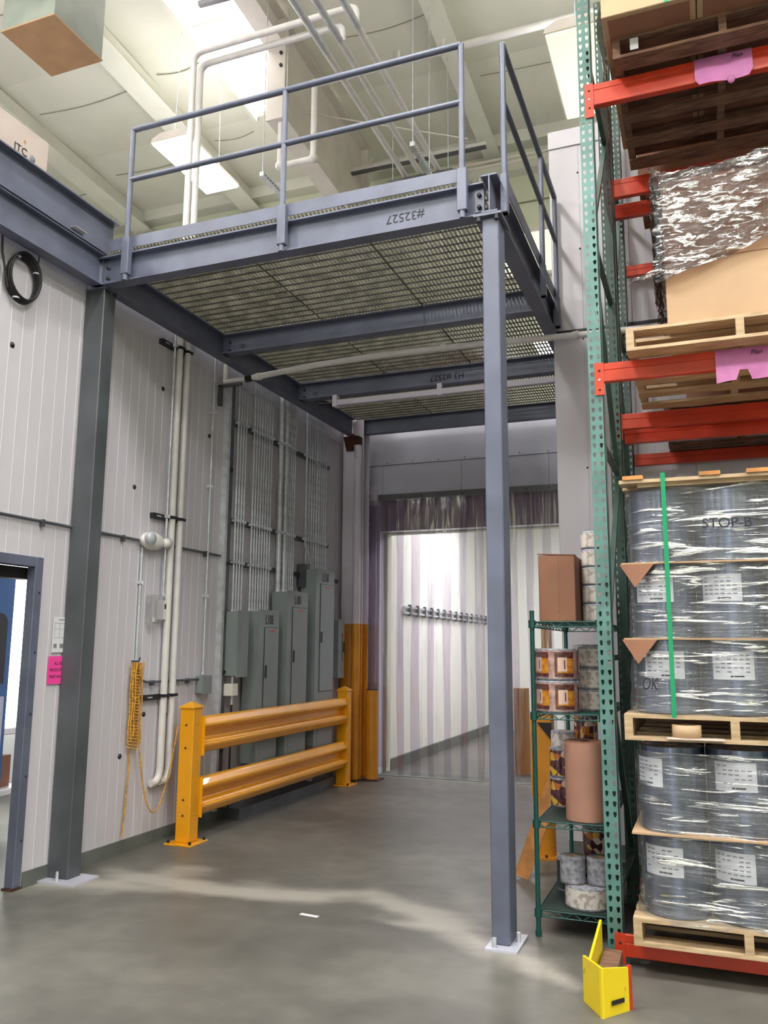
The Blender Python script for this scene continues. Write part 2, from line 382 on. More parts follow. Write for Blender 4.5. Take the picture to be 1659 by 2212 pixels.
for x in (-6.06, -5.57):
    for y in (5.25, 5.82): MB().lathe([(0, -.015), (.055, -.015), (.06, 0), (.055, .015), (0, .015)], (x, y, .06), 14, 'x').build('caster', 'black', c)
tag(MB().box(-6.0, -5.65, 5.3, 5.75, .361, .62).build('carton', 'brownbox'), 'brown carton on lower tray of cart inside left doorway', 'box')

# building walls and ceiling
CE0, CSL = 8.30, .06
def cz(y): return CE0+CSL*(10.15-y)
far = bpy.data.objects.new('wall_back', None); COL.objects.link(far); far.location = (-3, 10.15, 0); struct(far)
MB().box(-14, -3.87, 10.15, 10.3, 0, 8.6).build('cladding', 'wallpaint', far)
MB().box(-3.87, 8, 10.15, 10.3, 3.02, 8.6).build('cladding', 'wallpaint', far)
MB().box(.9, 8, 10.15, 10.3, 0, 3.02).build('cladding', 'wallpaint', far)
for z in (5.2, 6.3, 7.35):
    MB().box(-14, 8, 10.125, 10.148, z, z+.012).build('wall_seam', 'seam', far)
MB().box(-14, 8, 9.98, 10.15, 7.75, 7.9).build('girt', 'purlin', far)
MB().box(-14, 8, 9.95, 10.15, 8.12, 8.32).build('eave_strut', 'purlin', far)
# window high-lit opening in back wall, right of the platform
wn = bpy.data.objects.new('window_1', None); COL.objects.link(wn); wn.location = (-1.9, 10.1, 5.9); struct(wn)
a = at(1090, 600, Y=10.12); b = at(1190, 495, Y=10.12)
MB().box(a.x, a.x+1.1, 10.11, 10.13, a.z, b.z).build('pane', 'lampsoft', wn)
MB().box(a.x-.05, a.x, 10.09, 10.14, a.z-.05, b.z+.05).build('window_frame', 'beamwhite', wn)
MB().box(a.x-.05, a.x+1.15, 10.09, 10.14, b.z, b.z+.05).build('window_frame', 'beamwhite', wn)
MB().box(a.x-.05, a.x+1.15, 10.09, 10.14, a.z-.05, a.z).build('window_frame', 'beamwhite', wn)

# ceiling: sagging insulation bays between seams, running across
ce = bpy.data.objects.new('ceiling', None); COL.objects.link(ce); ce.location = (-3, 4, 9); struct(ce)
SKX = (-5.15, -4.12)
def ceil_bay(y0, y1, x0, x1):
    n = 8; vs = []; fs = []
    for j in range(n+1):
        y = y0+(y1-y0)*j/n; s = .05*math.sin(math.pi*j/n)
        for x in (x0, x1): vs.append((x, y, cz(y)-s))
    for j in range(n): fs.append((2*j, 2*j+1, 2*j+3, 2*j+2))
    for j in range(n): pass
    return MB().add(vs, fs, True)
yy = 10.15; bays = []
while yy > -8.2: bays.append((yy-1.52, yy)); yy -= 1.52
for (a, b) in bays:
    for x0, x1 in ((-14, SKX[0]), (SKX[1], 8)): ceil_bay(a, b, x0, x1).build('insulation_bay', 'ceil', ce)
struct(MB().box(-14.2, 8.2, -8.2, 10.3, 9.6, 9.65).build('roof_deck', 'ceil', ce))
# skylight strip along the rafter
sk = bpy.data.objects.new('window_2', None); COL.objects.link(sk); sk.location = (-4.6, 6, 8.8); struct(sk)
for (a, b) in bays:
    if b > 9.9: ceil_bay(a, b, SKX[0], SKX[1]).build('insulation_bay', 'ceil', ce); continue
    MB().add([(SKX[0], a+.01, cz(a)+.05), (SKX[1], a+.01, cz(a)+.05), (SKX[1], b-.01, cz(b)+.05), (SKX[0], b-.01, cz(b)+.05)], [(0, 1, 2, 3)]).build('pane', 'skylight', sk)
    MB().bar((SKX[0]-.02, a, cz(a)-.01), (SKX[0]-.02, b, cz(b)-.01), .05, .12).build('skylight_curb', 'purlin', sk)
# partial dark sag seams
for i, (x0, x1, y) in enumerate([(-9.5, -8.1, 6.1), (-7.7, -6.3, 6.1), (-7.8, -6.3, 7.6), (-9.6, -8.2, 7.6), (-7.7, -6.2, 9.0), (-5.9, -5.35, 6.2), (-5.9, -5.3, 7.5), (-5.9, -5.3, 8.8), (-3.6, -2.5, 6.4), (-3.6, -2.5, 7.7), (-3.6, -2.5, 9.1), (-2.2, 0, 6.4), (-2.2, -.2, 7.6), (-2.2, 0, 8.8), (-9.4, -8.2, 9.2), (-7.6, -6.4, 4.6)]):
    n = 8; pts = []
    for k in range(n+1):
        t_ = k/n; x = x0+(x1-x0)*t_; pts.append((x, y+.06*math.sin(math.pi*t_), cz(y)-.055))
    MB().tube(pts, .006, 5).build('insulation_seam', 'seam', ce)
# purlins / secondary beams
for (x, wdt, dep) in ((-7.95, .30, .30), (-6.02, .30, .30), (-2.35, .22, .25), (-10.2, .3, .3), (.6, .22, .25), (3.2, .22, .25)):
    mb = MB(); y0, y1 = -6, 10.1
    prof = [(-.5, 0), (.5, 0), (.5, .05), (.06, .08), (.06, 1), (-.06, 1), (-.06, .08), (-.5, .05)]
    vs = [];
    for y in (y0, y1):
        for (u, v) in prof: vs.append((x+u*wdt, y, cz(y)-.05-dep+v*dep))
    n = len(prof); mb.add(vs, [tuple(range(n)), tuple(range(2*n-1, n-1, -1))]+[(k, (k+1) % n, n+(k+1) % n, n+k) for k in range(n)])
    struct(mb.build('trim_ceiling_beam', 'purlin'))

# rigid frame: column, haunch, rafter (white above, orange below)
fr = empty('building_column_frame', (-4.15, 9.6, 0), 'white steel building frame, its column foot painted orange, beside strip curtain', 'column')
cx0, cx1 = -4.20, -3.92
PY0, PY1 = 9.42, 9.62
def icol(z0, z1, grow=.0, fx=.0):
    mb = MB()
    mb.box(cx0, cx1, PY0, PY0+.014, z0, z1); mb.box(cx0, cx1, PY1-.014, PY1, z0, z1); mb.box((cx0+cx1)/2-.006, (cx0+cx1)/2+.006, PY0+.014, PY1-.014, z0, z1)
    return mb
icol(.012, 1.83).build('painted_foot', 'orange', fr)
MB().cyl((-3.975, PY0-.052), .05, .012, 1.83, 18).build('painted_downpipe', 'orange', fr)
MB().tube([(cx0+.13, PY0-.012, .02), (cx0+.13, PY0-.012, 1.83)], .010, 8).build('foot_rod', 'pinkbox', fr)
icol(1.83, 7.0).build('column_shaft', 'lavender', fr)
MB().box(cx0-.02, cx1, PY0-.05, PY1+.05, 0, .012).build('base_plate', 'rust', fr)
MB().cyl((-3.975, PY0-.052), .05, 1.83, 4.05, 18).build('downpipe', 'lavender', fr)
mb = MB(); mb.prism([(PY0-.02, 4.0), (PY0, 4.0), (PY0, 4.16), (PY0-.12, 4.16)], 'x', cx0+.05, cx1-.02); mb.build('bracket_seat', 'rust', fr)
xc = -4.09
# haunch web + rafter web
web = [(PY1, 7.0), (PY1, cz(PY1)-.08), (7.25, cz(7.25)-.08), (7.25, 7.22), (8.9, 7.10), (PY0, 7.0)]
MB().prism(web, 'x', xc-.006, xc+.006).build('haunch_web', 'beamwhite', fr)
web = [(7.24, cz(7.24)-.08), (-6, cz(-6)-.08), (-6, cz(-6)-.42), (7.24, cz(7.24)-.42)]
MB().prism(web, 'x', xc-.006, xc+.006).build('rafter_web', 'beamwhite', fr)
MB().bar((xc, -6, cz(-6)-.07), (xc, PY1, cz(PY1)-.07), .22, .02).build('top_flange', 'beamwhite', fr)
mb = MB(); mb.bar((xc, -6, cz(-6)-.42), (xc, 7.24, cz(7.24)-.42), .22, .02); mb.bar((xc, 7.24, 7.22), (xc, 8.9, 7.10), .22, .02); mb.bar((xc, 8.9, 7.10), (xc, PY0, 7.0), .22, .02)
mb.build('bottom_flange', 'beamwhite', fr)
MB().box(xc-.11, xc+.11, 7.22, 7.26, 7.2, cz(7.24)-.06).build('end_plate', 'beamwhite', fr)
MB().box(xc-.11, xc+.11, PY1-.02, PY1, 7, cz(PY1)-.08).build('end_plate', 'beamwhite', fr)
for z in (-.2, -.35, -.5, -.65): MB().lathe([(0, -.02), (.02, -.02), (.02, 0)], (xc+.06, 7.22, cz(7.24)+z), 6, 'y').build('bolt', 'darksteel', fr)

# doorway wall (grey cladding over door) with strip curtain, jamb, header
dw = bpy.data.objects.new('wall_doorway', None); COL.objects.link(dw); dw.location = (-2.5, 9.95, 0); struct(dw)
for x0, x1 in ((-4.3, -3.865), (-3.865, -2.80), (-2.80, -1.70), (-1.70, -.6), (-.6, .9)):
    MB().box(x0+.002, x1-.002, 9.95, 10.1, 3.03, 3.90).build('wall_panel', 'greywall', dw)
MB().box(-4.3, .9, 9.94, 10.1, 3.905, 4.34).build('top_flashing', 'greywall', dw)
for k in range(12):
    MB().lathe([(0, -.006), (.006, -.006), (.008, 0)], (-3.8+.35*k, 9.94, 3.93), 6, 'y').build('screw', 'darksteel', dw)
MB().box(-4.06, -3.93, 9.90, 9.95, 1.10, 3.64).build('jamb_trim', 'lavender', dw)
MB().box(-4.3, -3.90, 9.95, 10.1, 0, 3.03).build('wall_panel', 'greywall', dw)
for k in range(8): MB().lathe([(0, -.006), (.008, -.006), (.01, 0)], (-4.03, 9.90, 3.5-.32*k), 6, 'y').build('screw', 'darksteel', dw)

MB().box(-3.865, .9, 9.943, 9.9495, 3.03, 3.42).build('strip_tint_backing', 'rampurple', dw)  # added mauve facing; its colour stands in for the doubled strips' tint
cu = empty('strip_curtain', (-2.4, 9.86, 0), 'clear plastic strip curtain with purplish top across the bright doorway', 'curtain')
MB().box(-3.90, -.4, 9.87, 9.94, 3.42, 3.50).build('header_rail', 'strut', cu)
for k in range(13): MB().lathe([(0, -.01), (.008, -.01), (.01, 0)], (-3.85+.27*k, 9.87, 3.46), 6, 'y').build('bolt', 'darksteel', cu)
def strip(xc_, wdt, yoff, tw=0, shift=0, z0=.02):
    nx, nz = 12, 14; vs = []; fs = []
    ph = random.random()*6
    for j in range(nz+1):
        z = z0+(3.42-z0)*j/nz; fall = 1-z/3.42
        for i in range(nx+1):
            u = i/nx-.5
            x = xc_+u*wdt*(1-.06*fall)+shift*fall+.012*fall*math.sin(ph+z*1.7)
            bow = .022*(1-4*u*u)*(1 if yoff == 0 else -.6)
            pinch = math.exp(-((z-3.1)/.13)**2)*tw*u*.12
            y = 9.84+yoff-bow*(.6+.4*math.sin(ph+z))+pinch+.01*fall*math.sin(2*z+ph)+.002*math.cos(i*math.pi)
            vs.append((x, y, z))
    for j in range(nz):
        for i in range(nx):
            a = j*(nx+1)+i; fs.append((a, a+1, a+nx+2, a+nx+1))
    return MB().add(vs, fs, True)
x = -3.88; k = 0
while x < -.4:
    strip(x, .31, 0 if k % 2 == 0 else -.035, tw=(1.5 if 2 <= k <= 5 else 0), shift=random.uniform(-.015, .015), z0=.02 if k else .1).build('strip', 'curtain', cu); x += .205; k += 1
# hanging side strip draped off to the left
vs = []; fs = []
for j in range(13):
    z = .15+3.2*j/12; vs += [(-4.0+.02*math.sin(j), 9.80-.02*math.sin(j*.9), z), (-3.86, 9.79, z)]
for j in range(12): fs.append((2*j, 2*j+1, 2*j+3, 2*j+2))
MB().add(vs, fs, True).build('strip', 'curtain', cu)

# room behind the curtain
rm = struct(MB().box(-4.0, -3.9, 10.3, 13.0, .12, 4).build('wall_back_room_left', 'roomwhite'))
MB().box(-3.9, -3.86, 10.3, 16.0, 0, .14).build('kick_plate', 'base', rm)
struct(MB().box(-4.0, 2.0, 16.0, 16.1, 0, 4).build('wall_back_room_end', 'roomwhite'))
struct(MB().box(-4.0, -3.9, 13.0, 16.0, .12, 4).build('wall_back_room_side', 'roomwhite'))
struct(MB().box(2.0, 2.1, 10.3, 16.1, 0, 4).build('wall_back_room_right', 'roomwhite'))
struct(MB().box(-4.0, 2.1, 10.3, 16.1, 4.0, 4.1).build('ceiling_back_room', 'roomwhite'))
def room_light(x, y, z, sx, sy, power, col=(1, 1, .97)):
    l = bpy.data.lights.new('room_light', 'AREA'); l.shape = 'RECTANGLE'; l.size = sx; l.size_y = sy; l.energy = power; l.color = col
    o = bpy.data.objects.new('room_light', l); COL.objects.link(o); o.location = (x, y, z); return o
for (x, y) in ((-2.9, 12.4), (-.8, 12.6)):
    tt = empty('room_light_fixture', (x, y, 3.9), ('left', 'right')[x > -2]+' lit fixture on the ceiling of the room behind the curtain', 'light', 'lights of the room behind the curtain')
    MB().box(x-.5, x+.5, y-.25, y+.25, 3.92, 3.998).build('housing', 'beamwhite', tt)
    MB().box(x-.48, x+.48, y-.23, y+.23, 3.905, 3.92).build('diffuser', 'roomlamp', tt)
    room_light(x, y, 3.88, .95, .45, ROOM_POWER)
room_light(-5.6, 5.9, 2.7, .8, .8, 40, (.95, .98, 1))
tt = empty('wall_conduit_rack', (-3.88, 11.5, 2.0), 'blurry cable ladder on the wall behind the curtain', 'conduit')
for z in (2.02, 2.10): MB().bar((-3.87, 10.8, z), (-3.87, 15.5, z), .03, .025).build('rail', 'galv', tt)
for k in range(14): MB().box(-3.88, -3.85, 11+.33*k, 11.06+.33*k, 1.98, 2.14).build('bracket', 'strut', tt)
tag(MB().cyl((-2.25, 10.7), .10, 0, 1.05, 18).build('bollard', 'orange'), 'orange bollard blurred behind the strip curtain', 'bollard')
a = at(1178, 1400, Y=10.9)
tag(MB().box(a.x-.05, a.x+.07, 10.9, 10.93, a.z-.05, a.z+.3).build('wall_sign', 'yellow'), 'small yellow sign seen through the right end of the curtain', 'sign')
MB().box(a.x-.06, a.x+.08, 10.93, 10.97, 0, a.z+.32).build('sign_post', 'plastic_white', bpy.data.objects['wall_sign'])

# tall cooler box on the right
tb = bpy.data.objects.new('wall_right', None); COL.objects.link(tb); tb.location = (0, 6.75, 0); struct(tb)
x = -1.085; xs = [x]
while x < 6: x += 1.07; xs.append(x)
for a, b in zip(xs[:-1], xs[1:]):
    prof = [(a+.002, 6.756)]; k = a+.25
    prof += [(a+.006, 6.75)]
    while k < b-.05: prof += [(k-.005, 6.75), (k-.002, 6.7475), (k+.002, 6.7475), (k+.005, 6.75)]; k += .13
    prof += [(b-.006, 6.75), (b-.002, 6.756)]
    vs = []; fs = []
    for (xx, y) in prof:
        for z in (.1, 5.86): vs.append((xx, y, z))
    for i in range(len(prof)-1): fs.append((2*i, 2*i+2, 2*i+3, 2*i+1))
    mb = MB().add(vs, fs); mb.box(a, b, 6.7565, 6.85, .1, 5.86); mb.build('wall_panel', 'wall', tb)
    MB().box(a, b, 6.735, 6.87, 5.86, 6.02).build('cap_flashing', 'wall', tb)
    for z in (1.2, 2.1, 3.0, 4.1, 4.9, 5.6): MB().lathe([(0, -.006), (.008, -.006), (.01, 0)], (a+.245, 6.75, z), 6, 'y').build('screw', 'darksteel', tb)
MB().box(-1.085, -.985, 6.85, 9.9, 0, 6.02).build('side_panel', 'wall', tb)
MB().box(-1.09, 6, 6.74, 6.76, 4.16, 4.185).build('seam_strip', 'black', tb)
MB().box(-1.07, 6, 6.74, 6.85, 0, .1).build('base_curb', 'base', tb)
MB().box(-1.0, 6, 6.9, 9.9, 5.9, 5.98).build('roof_panel', 'wall', tb)
# wall sections closing the hall on the unseen right and left
struct(MB().box(8, 8.2, -8.2, 10.2, 0, 9.6).build('wall_far_right', 'wallpaint'))
struct(MB().box(-14.2, -14, -8.2, 10.2, 0, 9.6).build('wall_far_left', 'wallpaint'))

HB = -8.0
bw = bpy.data.objects.new('wall_front', None); COL.objects.link(bw); bw.location = (0, HB, 0); struct(bw)
DX0, DX1, DZ = -.9, .7, 3.6  # added opening behind the viewer: world light through it puts streaks on the rolls
MB().box(-14, DX0, HB-.2, HB, 0, 9.6).build('cladding', 'wallpaint', bw); MB().box(DX1, 8, HB-.2, HB, 0, 9.6).build('cladding', 'wallpaint', bw)
MB().box(DX0, DX1, HB-.2, HB, DZ, 9.6).build('cladding', 'wallpaint', bw)
pl = bpy.data.lights.new('added_opening_portal', 'AREA'); pl.shape = 'RECTANGLE'; pl.size = DX1-DX0; pl.size_y = DZ; pl.energy = 1; pl.cycles.is_portal = True
po = bpy.data.objects.new('added_opening_portal', pl); COL.objects.link(po); po.location = ((DX0+DX1)/2, HB-.05, DZ/2); po.rotation_euler = (math.pi/2, 0, 0)
# ================================================================== MEZZANINE
mz = empty('steel_platform', (-2.6, 4.7, 0), 'blue-grey steel mezzanine platform on two posts with open grating deck', 'platform')
ZB, ZT = 4.185, 4.405
ibeam(MB(), 'x', -4.13, -1.155, 4.70, ZB, ZT, .10).build('front_beam', 'steel', mz)
ibeam(MB(), 'y', 4.68, 9.40, -4.075, ZB, ZT, .10).build('side_beam', 'steel', mz)
ibeam(MB(), 'y', 4.58, 9.62, -1.10, ZB-.03, ZT, .10).build('side_beam', 'steel', mz)
for y in (6.30, 7.84, 9.45):
    ibeam(MB(), 'x', -4.07, -1.105, y+.05, ZB+.03, ZT-.005, .10).build('cross_beam', 'steel', mz)
    for z in (4.25, 4.33): MB().lathe([(0, -.015), (.013, -.015), (.014, 0)], (-3.99, y+.045, z), 6, 'y').build('bolt', 'darksteel', mz)
for x in (-3.97, -3.03, -2.10, -1.17): 
    for y in (6.35, 7.89):
        MB().bar((x+.02, y-.055, 4.40), (x+.02, y-.055, 4.375), .006, .006).build('deck_clip', 'strut', mz)
# grating panels (bearing bars along Y every 30 mm, twisted rods across)
gx = [-4.03, -3.04, -2.11, -1.17]
for gi in range(3):
    x0, x1 = gx[gi]+.006, gx[gi+1]-.006
    for (y0, y1) in ((4.66, 6.345), (6.355, 7.885), (7.895, 9.55)):
        mb = MB(); n = int(round((x1-x0)/.030))
        for k in range(n+1):
            xx = x0+(x1-x0)*k/n; th = .0055 if k in (0, n) else .0032
            mb.box(xx-th/2, xx+th/2, y0, y1, 4.407, 4.438)
        nb = int((y1-y0)/.1)
        g = mb.build('grating_panel', 'grating', mz)
        mr = MB()
        for k in range(nb+1):
            yy = y0+.02+k*.1; mr.box(x0, x1, yy-.0045, yy+.0045, 4.404, 4.414)
        mr.build('cross_rods', 'gratdark', g)['kind'] = 'stuff'
MB().box(-3.98, -1.26, 4.652, 4.658, 4.435, 4.525).build('toe_plate', 'steel', mz)
MB().box(-1.058, -1.052, 4.80, 6.70, 4.435, 4.545).build('toe_plate', 'steel', mz)
# items stored on deck (dark shapes seen through grating) are separate things below
# columns
lc = MB().box(-4.22, -4.05, 4.69, 4.82, .012, 4.178); lc = lc.build('column', 'steelcol', mz, .006)
MB().box(-4.225, -3.93, 4.60, 4.86, 0, .012).build('base_plate', 'greywall', lc)
MB().cyl((-4.10, 4.65), .011, .012, .07, 8).build('anchor_bolt', 'galv', lc)
MB().box(-4.215, -4.03, 4.68, 4.83, 4.172, 4.184).build('cap_plate', 'steel', lc)
for y in (4.72, 4.80): MB().cyl((-4.04, y), .012, 4.15, 4.172, 6).build('bolt', 'darksteel', lc)
rc = MB().box(-1.145, -1.045, 4.572, 4.745, .012, 4.115).build('column', 'steel', mz, .006)
MB().box(-1.165, -.995, 4.50, 4.79, 0, .012).build('base_plate', 'greywall', rc)
for x, y in ((-1.12, 4.53), (-1.02, 4.66)): MB().cyl((x, y), .012, .012, .06, 8).build('anchor_bolt', 'galv', rc)
MB().box(-1.19, -1.02, 4.54, 4.78, 4.115, 4.13).build('cap_plate', 'steel', rc)
for x in (-1.16, -1.05): MB().cyl((x, 4.555), .016, 4.085, 4.115, 6).build('bolt', 'darksteel', rc)
MB().box(-1.215, -1.155, 4.68, 4.688, 4.22, 4.37).build('clip_angle', 'steel', rc)
for z in (4.25, 4.33): MB().lathe([(0, -.016), (.014, -.016), (.015, 0)], (-1.185, 4.68, z), 6, 'y').build('bolt', 'darksteel', rc)
for z in (4.22, 4.3): MB().lathe([(0, -.016), (.014, -.016), (.015, 0)], (-3.99, 4.655, z), 6, 'y').build('bolt', 'darksteel', lc)
# guardrail, front
RT, RM, rr = 5.365, 4.96, .020
FY = 4.625
for x in (-3.82, -2.54, -1.28):
    p_ = MB().tube([(x, FY, 4.23), (x, FY, RT)], rr, 12).build('rail_post', 'steel', mz)
    MB().box(x-.03, x+.032, FY-.022, FY+.028, 4.215, 4.50).build('post_sleeve', 'steel', p_, .004)
    MB().tube([(x, FY, 4.17), (x, FY, 4.215)], .02, 8).build('post_end', 'steel', p_)
MB().tube([(-3.82, FY, RT), (-1.28, FY, RT)], .022, 12).build('top_rail', 'steel', mz)
for a, b in ((-3.82, -2.54), (-2.54, -1.28)): MB().tube([(a, FY, RM), (b, FY, RM)], rr, 12).build('mid_rail', 'steel', mz)
# guardrail, right side
SX = -1.035
for y, z0 in ((4.72, 4.20), (6.03, 4.20), (6.68, 4.20)):
    p_ = MB().tube([(SX, y, z0), (SX, y, 5.37)], rr, 12).build('rail_post', 'steel', mz)
    MB().box(SX-.022, SX+.022, y-.03, y+.03, z0-.0, 4.46).build('post_sleeve', 'steel', p_, .004)
MB().tube([(SX, 4.72, 5.37), (SX, 6.68, 5.37)], .022, 12).build('top_rail', 'steel', mz)
MB().tube([(SX, 4.72, 4.97), (SX, 6.68, 4.97)], rr, 12).build('mid_rail', 'steel', mz)
# runway beams running from left column toward the viewer
b1 = ibeam(MB(), 'y', -4.5, 4.675, -4.10, ZB, 4.43, .10).build('runway_beam', 'steel', mz)
b2 = ibeam(MB(), 'y', -4.5, 4.80, -4.10, 4.435, 4.73, .12).build('runway_beam', 'steel', mz)
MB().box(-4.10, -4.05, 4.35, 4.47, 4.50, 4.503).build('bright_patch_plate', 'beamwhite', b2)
# marker writing, upside down
text('#32527', 'marker_writing', (at(875, 458, Y=4.695).x, 4.6945, 4.295), .085, (-1, 0, 0), (0, 0, -1), 'ink', mz)
text('H3 #2527', 'marker_writing', (at(965, 800, Y=7.88).x, 7.883, 4.30), .09, (-1, 0, 0), (0, 0, -1), 'ink', mz)
for y in (6.30, 7.84): text('-B1', 'marker_writing', (-3.86, y+.044, 4.28), .06, (-1, 0, 0), (0, 0, -1), 'ink', mz)

# items lying on the grating
tag(MB().box(-3.3, -1.9, 8.0, 8.5, 4.44, 4.60).build('stored_crate', 'wooddark'), 'dark crate stored at far end of the grating deck', 'crate')

# under-platform pipes
wp = empty('long_white_pipe', (-4.2, 6.56, 4.05), 'long white pipe bowing under the platform toward the right wall', 'pipe')
pts = [(-4.17+.0, 6.56, 4.03), (-3.8, 6.56, 4.05), (-3.2, 6.56, 4.09), (-2.6, 6.56, 4.105), (-2.0, 6.56, 4.10), (-1.4, 6.56, 4.08), (-.78, 6.56, 4.06), (0, 6.56, 4.04), (3, 6.56, 4.03)]
MB().tube(pts, .027, 12).build('pipe_run', 'white_pipe', wp)
for x, z in ((-3.83, 4.047), (-2.02, 4.1), (-.90, 4.063)): MB().tube([(x, 6.56, z), (x+.05, 6.56, z+.003)], .034, 12).build('coupling', 'white_pipe', wp)
lab(MB().tube([(-3.94, 6.56, 4.04), (-3.87, 6.56, 4.045)], .033, 12).build('rubber_band', 'black', wp), 'black rubber coupling band')
MB().box(-4.22, -3.98, 6.53, 6.57, 3.985, 4.005).build('bracket_arm', 'strut', wp); MB().box(-4.22, -4.19, 6.53, 6.57, 3.80, 4.0).build('bracket_leg', 'strut', wp)
MB().tube([(-4.165, 6.56, 4.03), (-4.165, 6.56, 4.15), (-4.17, 6.57, 4.28), (-4.22, 6.6, 4.36), (-4.5, 6.6, 4.37)], .024, 10).build('elbow_riser', 'white_pipe', wp)
tb_ = empty('batten_fixture', (-3, 7.72, 4.1), 'unlit white batten light fixed under the third cross beam', 'light')
MB().box(-3.62, -1.12, 7.82, 7.88, 4.10, 4.16).build('housing', 'lavender', tb_, .004)
for x in (-3.62, -2.45, -1.25): MB().box(x, x+.05, 7.81, 7.89, 4.09, 4.2145).build('bracket', 'lavender', tb_)
MB().tube([(-3.62, 7.85, 4.13), (-3.8, 7.85, 4.14)], .012, 8).build('cable_end', 'black', tb_)

# ================================================================== LEFT WALL EQUIPMENT
CX = WX+.07
def conduit(Y, z0, z1, r, label, group, m='galv', over=True, clamps=(), name='conduit', jog=None, x=None, z1b=None):
    x = x if x is not None else CX
    pts = [(x, Y, z0)]
    if jog: pts += [(x, Y, jog[0]), (x+.0, Y+jog[1], jog[0]+.25)]; Y = Y+jog[1]
    pts += [(x, Y, z1)]
    if over: pts = pts[:-1]+arc((x, Y, 4.2), (x, Y, 4.37), (x-.2, Y, 4.37))+[(x-.6, Y, 4.37)]
    root = empty(name, (x, pts[0][1], z0), label, 'conduit' if m == 'galv' else 'pipe', group)
    MB().tube(pts, r, 8).build('tube', m, root)
    for z in clamps:
        yy = Y if (not jog or z > jog[0]) else pts[0][1]
        MB().box(x-.03, x+r+.012, yy-r-.006, yy+r+.006, z-.012, z+.012).build('clamp', 'galv', root)
        MB().box(x+r+.012, x+r+.02, yy-.003, yy+.003, z-.018, z+.01).build('clamp_screw', 'galv', root)
    lab_conn = MB().tube([(x, pts[0][1], z0), (x, pts[0][1], z0+.03)], r+.007, 8)
    lab_conn.build('connector', 'galv', root)
    return root
P1T, P2T, P3T, P4T = 1.87, 1.89, 2.11, 2.40
SZ = (3.70, 2.74, 2.34)
g = 'thin conduits above the leftmost panel'
for i, yv in enumerate((6.82, 6.87, 6.92, 6.97)):
    conduit(yv, P1T, 4.2, .010, ['leftmost', 'second', 'third', 'fourth'][i]+' thin steel conduit rising from the small left panel', g, clamps=SZ, jog=None)
g = 'thin conduits above the second panel'
for i in range(8):
    conduit(7.13+.052*i, P2T, 4.2, .010, ['leftmost', 'second', 'third', 'fourth', 'fifth', 'sixth', 'seventh', 'rightmost'][i]+' of eight thin conduits above the second electrical panel', g, clamps=SZ)
g = 'thick conduits above the third panel'
for i, yv in enumerate((7.70, 7.82)):
    conduit(yv, P3T, 4.2, .028, ['left', 'right'][i]+' thick shiny conduit rising from the third panel', g, clamps=(SZ[0], SZ[1]))
g = 'thin conduits above the third panel'
for i in range(4):
    conduit(7.89+.045*i, P3T, 4.2, .010, ['leftmost', 'second', 'third', 'rightmost'][i]+' of four thin conduits right of the thick pair', g, clamps=(SZ[0], SZ[1]))
g = 'conduits above the tallest panel'
for i in range(10):
    yv = 8.27+.063*i
    conduit(yv if i else 8.47, P4T, 4.2, .010 if i not in (5, 6) else .016, ['leftmost', 'second', 'third', 'fourth', 'fifth', 'sixth', 'seventh', 'eighth', 'ninth', 'rightmost'][i]+' of ten conduits above the tallest electrical panel', g, clamps=(SZ[0], SZ[1]), jog=(P4T+.02, -.20) if i == 0 else None, x=CX+.021 if i == 0 else None)
# struts
for i, z in enumerate(SZ):
    st = empty('wall_strut', (WX, 7, z), ['upper', 'middle', 'lower'][i]+' slotted strut rail behind the conduits', 'strut rail', 'strut rails on the left wall')
    y1 = 9.0 if i < 2 else 9.3
    mb = MB(); mb.box(WX+.002, WX+.04, 6.80, y1, z-.022, z+.022); mb.build('rail', 'strut', st)
    yy = 6.84
    ms = MB()
    while yy < y1-.05: ms.box(WX+.04, WX+.042, yy, yy+.028, z-.007, z+.007); yy += .05
    ms.build('slots', 'black', st)['kind'] = 'stuff'
vs_ = empty('vertical_wall_strut', (WX, 6.72, 0), 'tall grey channel post on the wall left of the electrical panels', 'strut')
MB().box(WX+.002, WX+.06, 6.66, 6.70, .10, 4.1).build('channel_side', 'galv', vs_); MB().box(WX+.002, WX+.06, 6.70, 6.76, .10, 4.1).build('channel_back', 'steelcol', vs_)
for z in (.6, 1.3, 2.3, 3.2): MB().box(WX+.06, WX+.075, 6.70, 6.74, z, z+.03).build('bolt', 'darksteel', vs_)

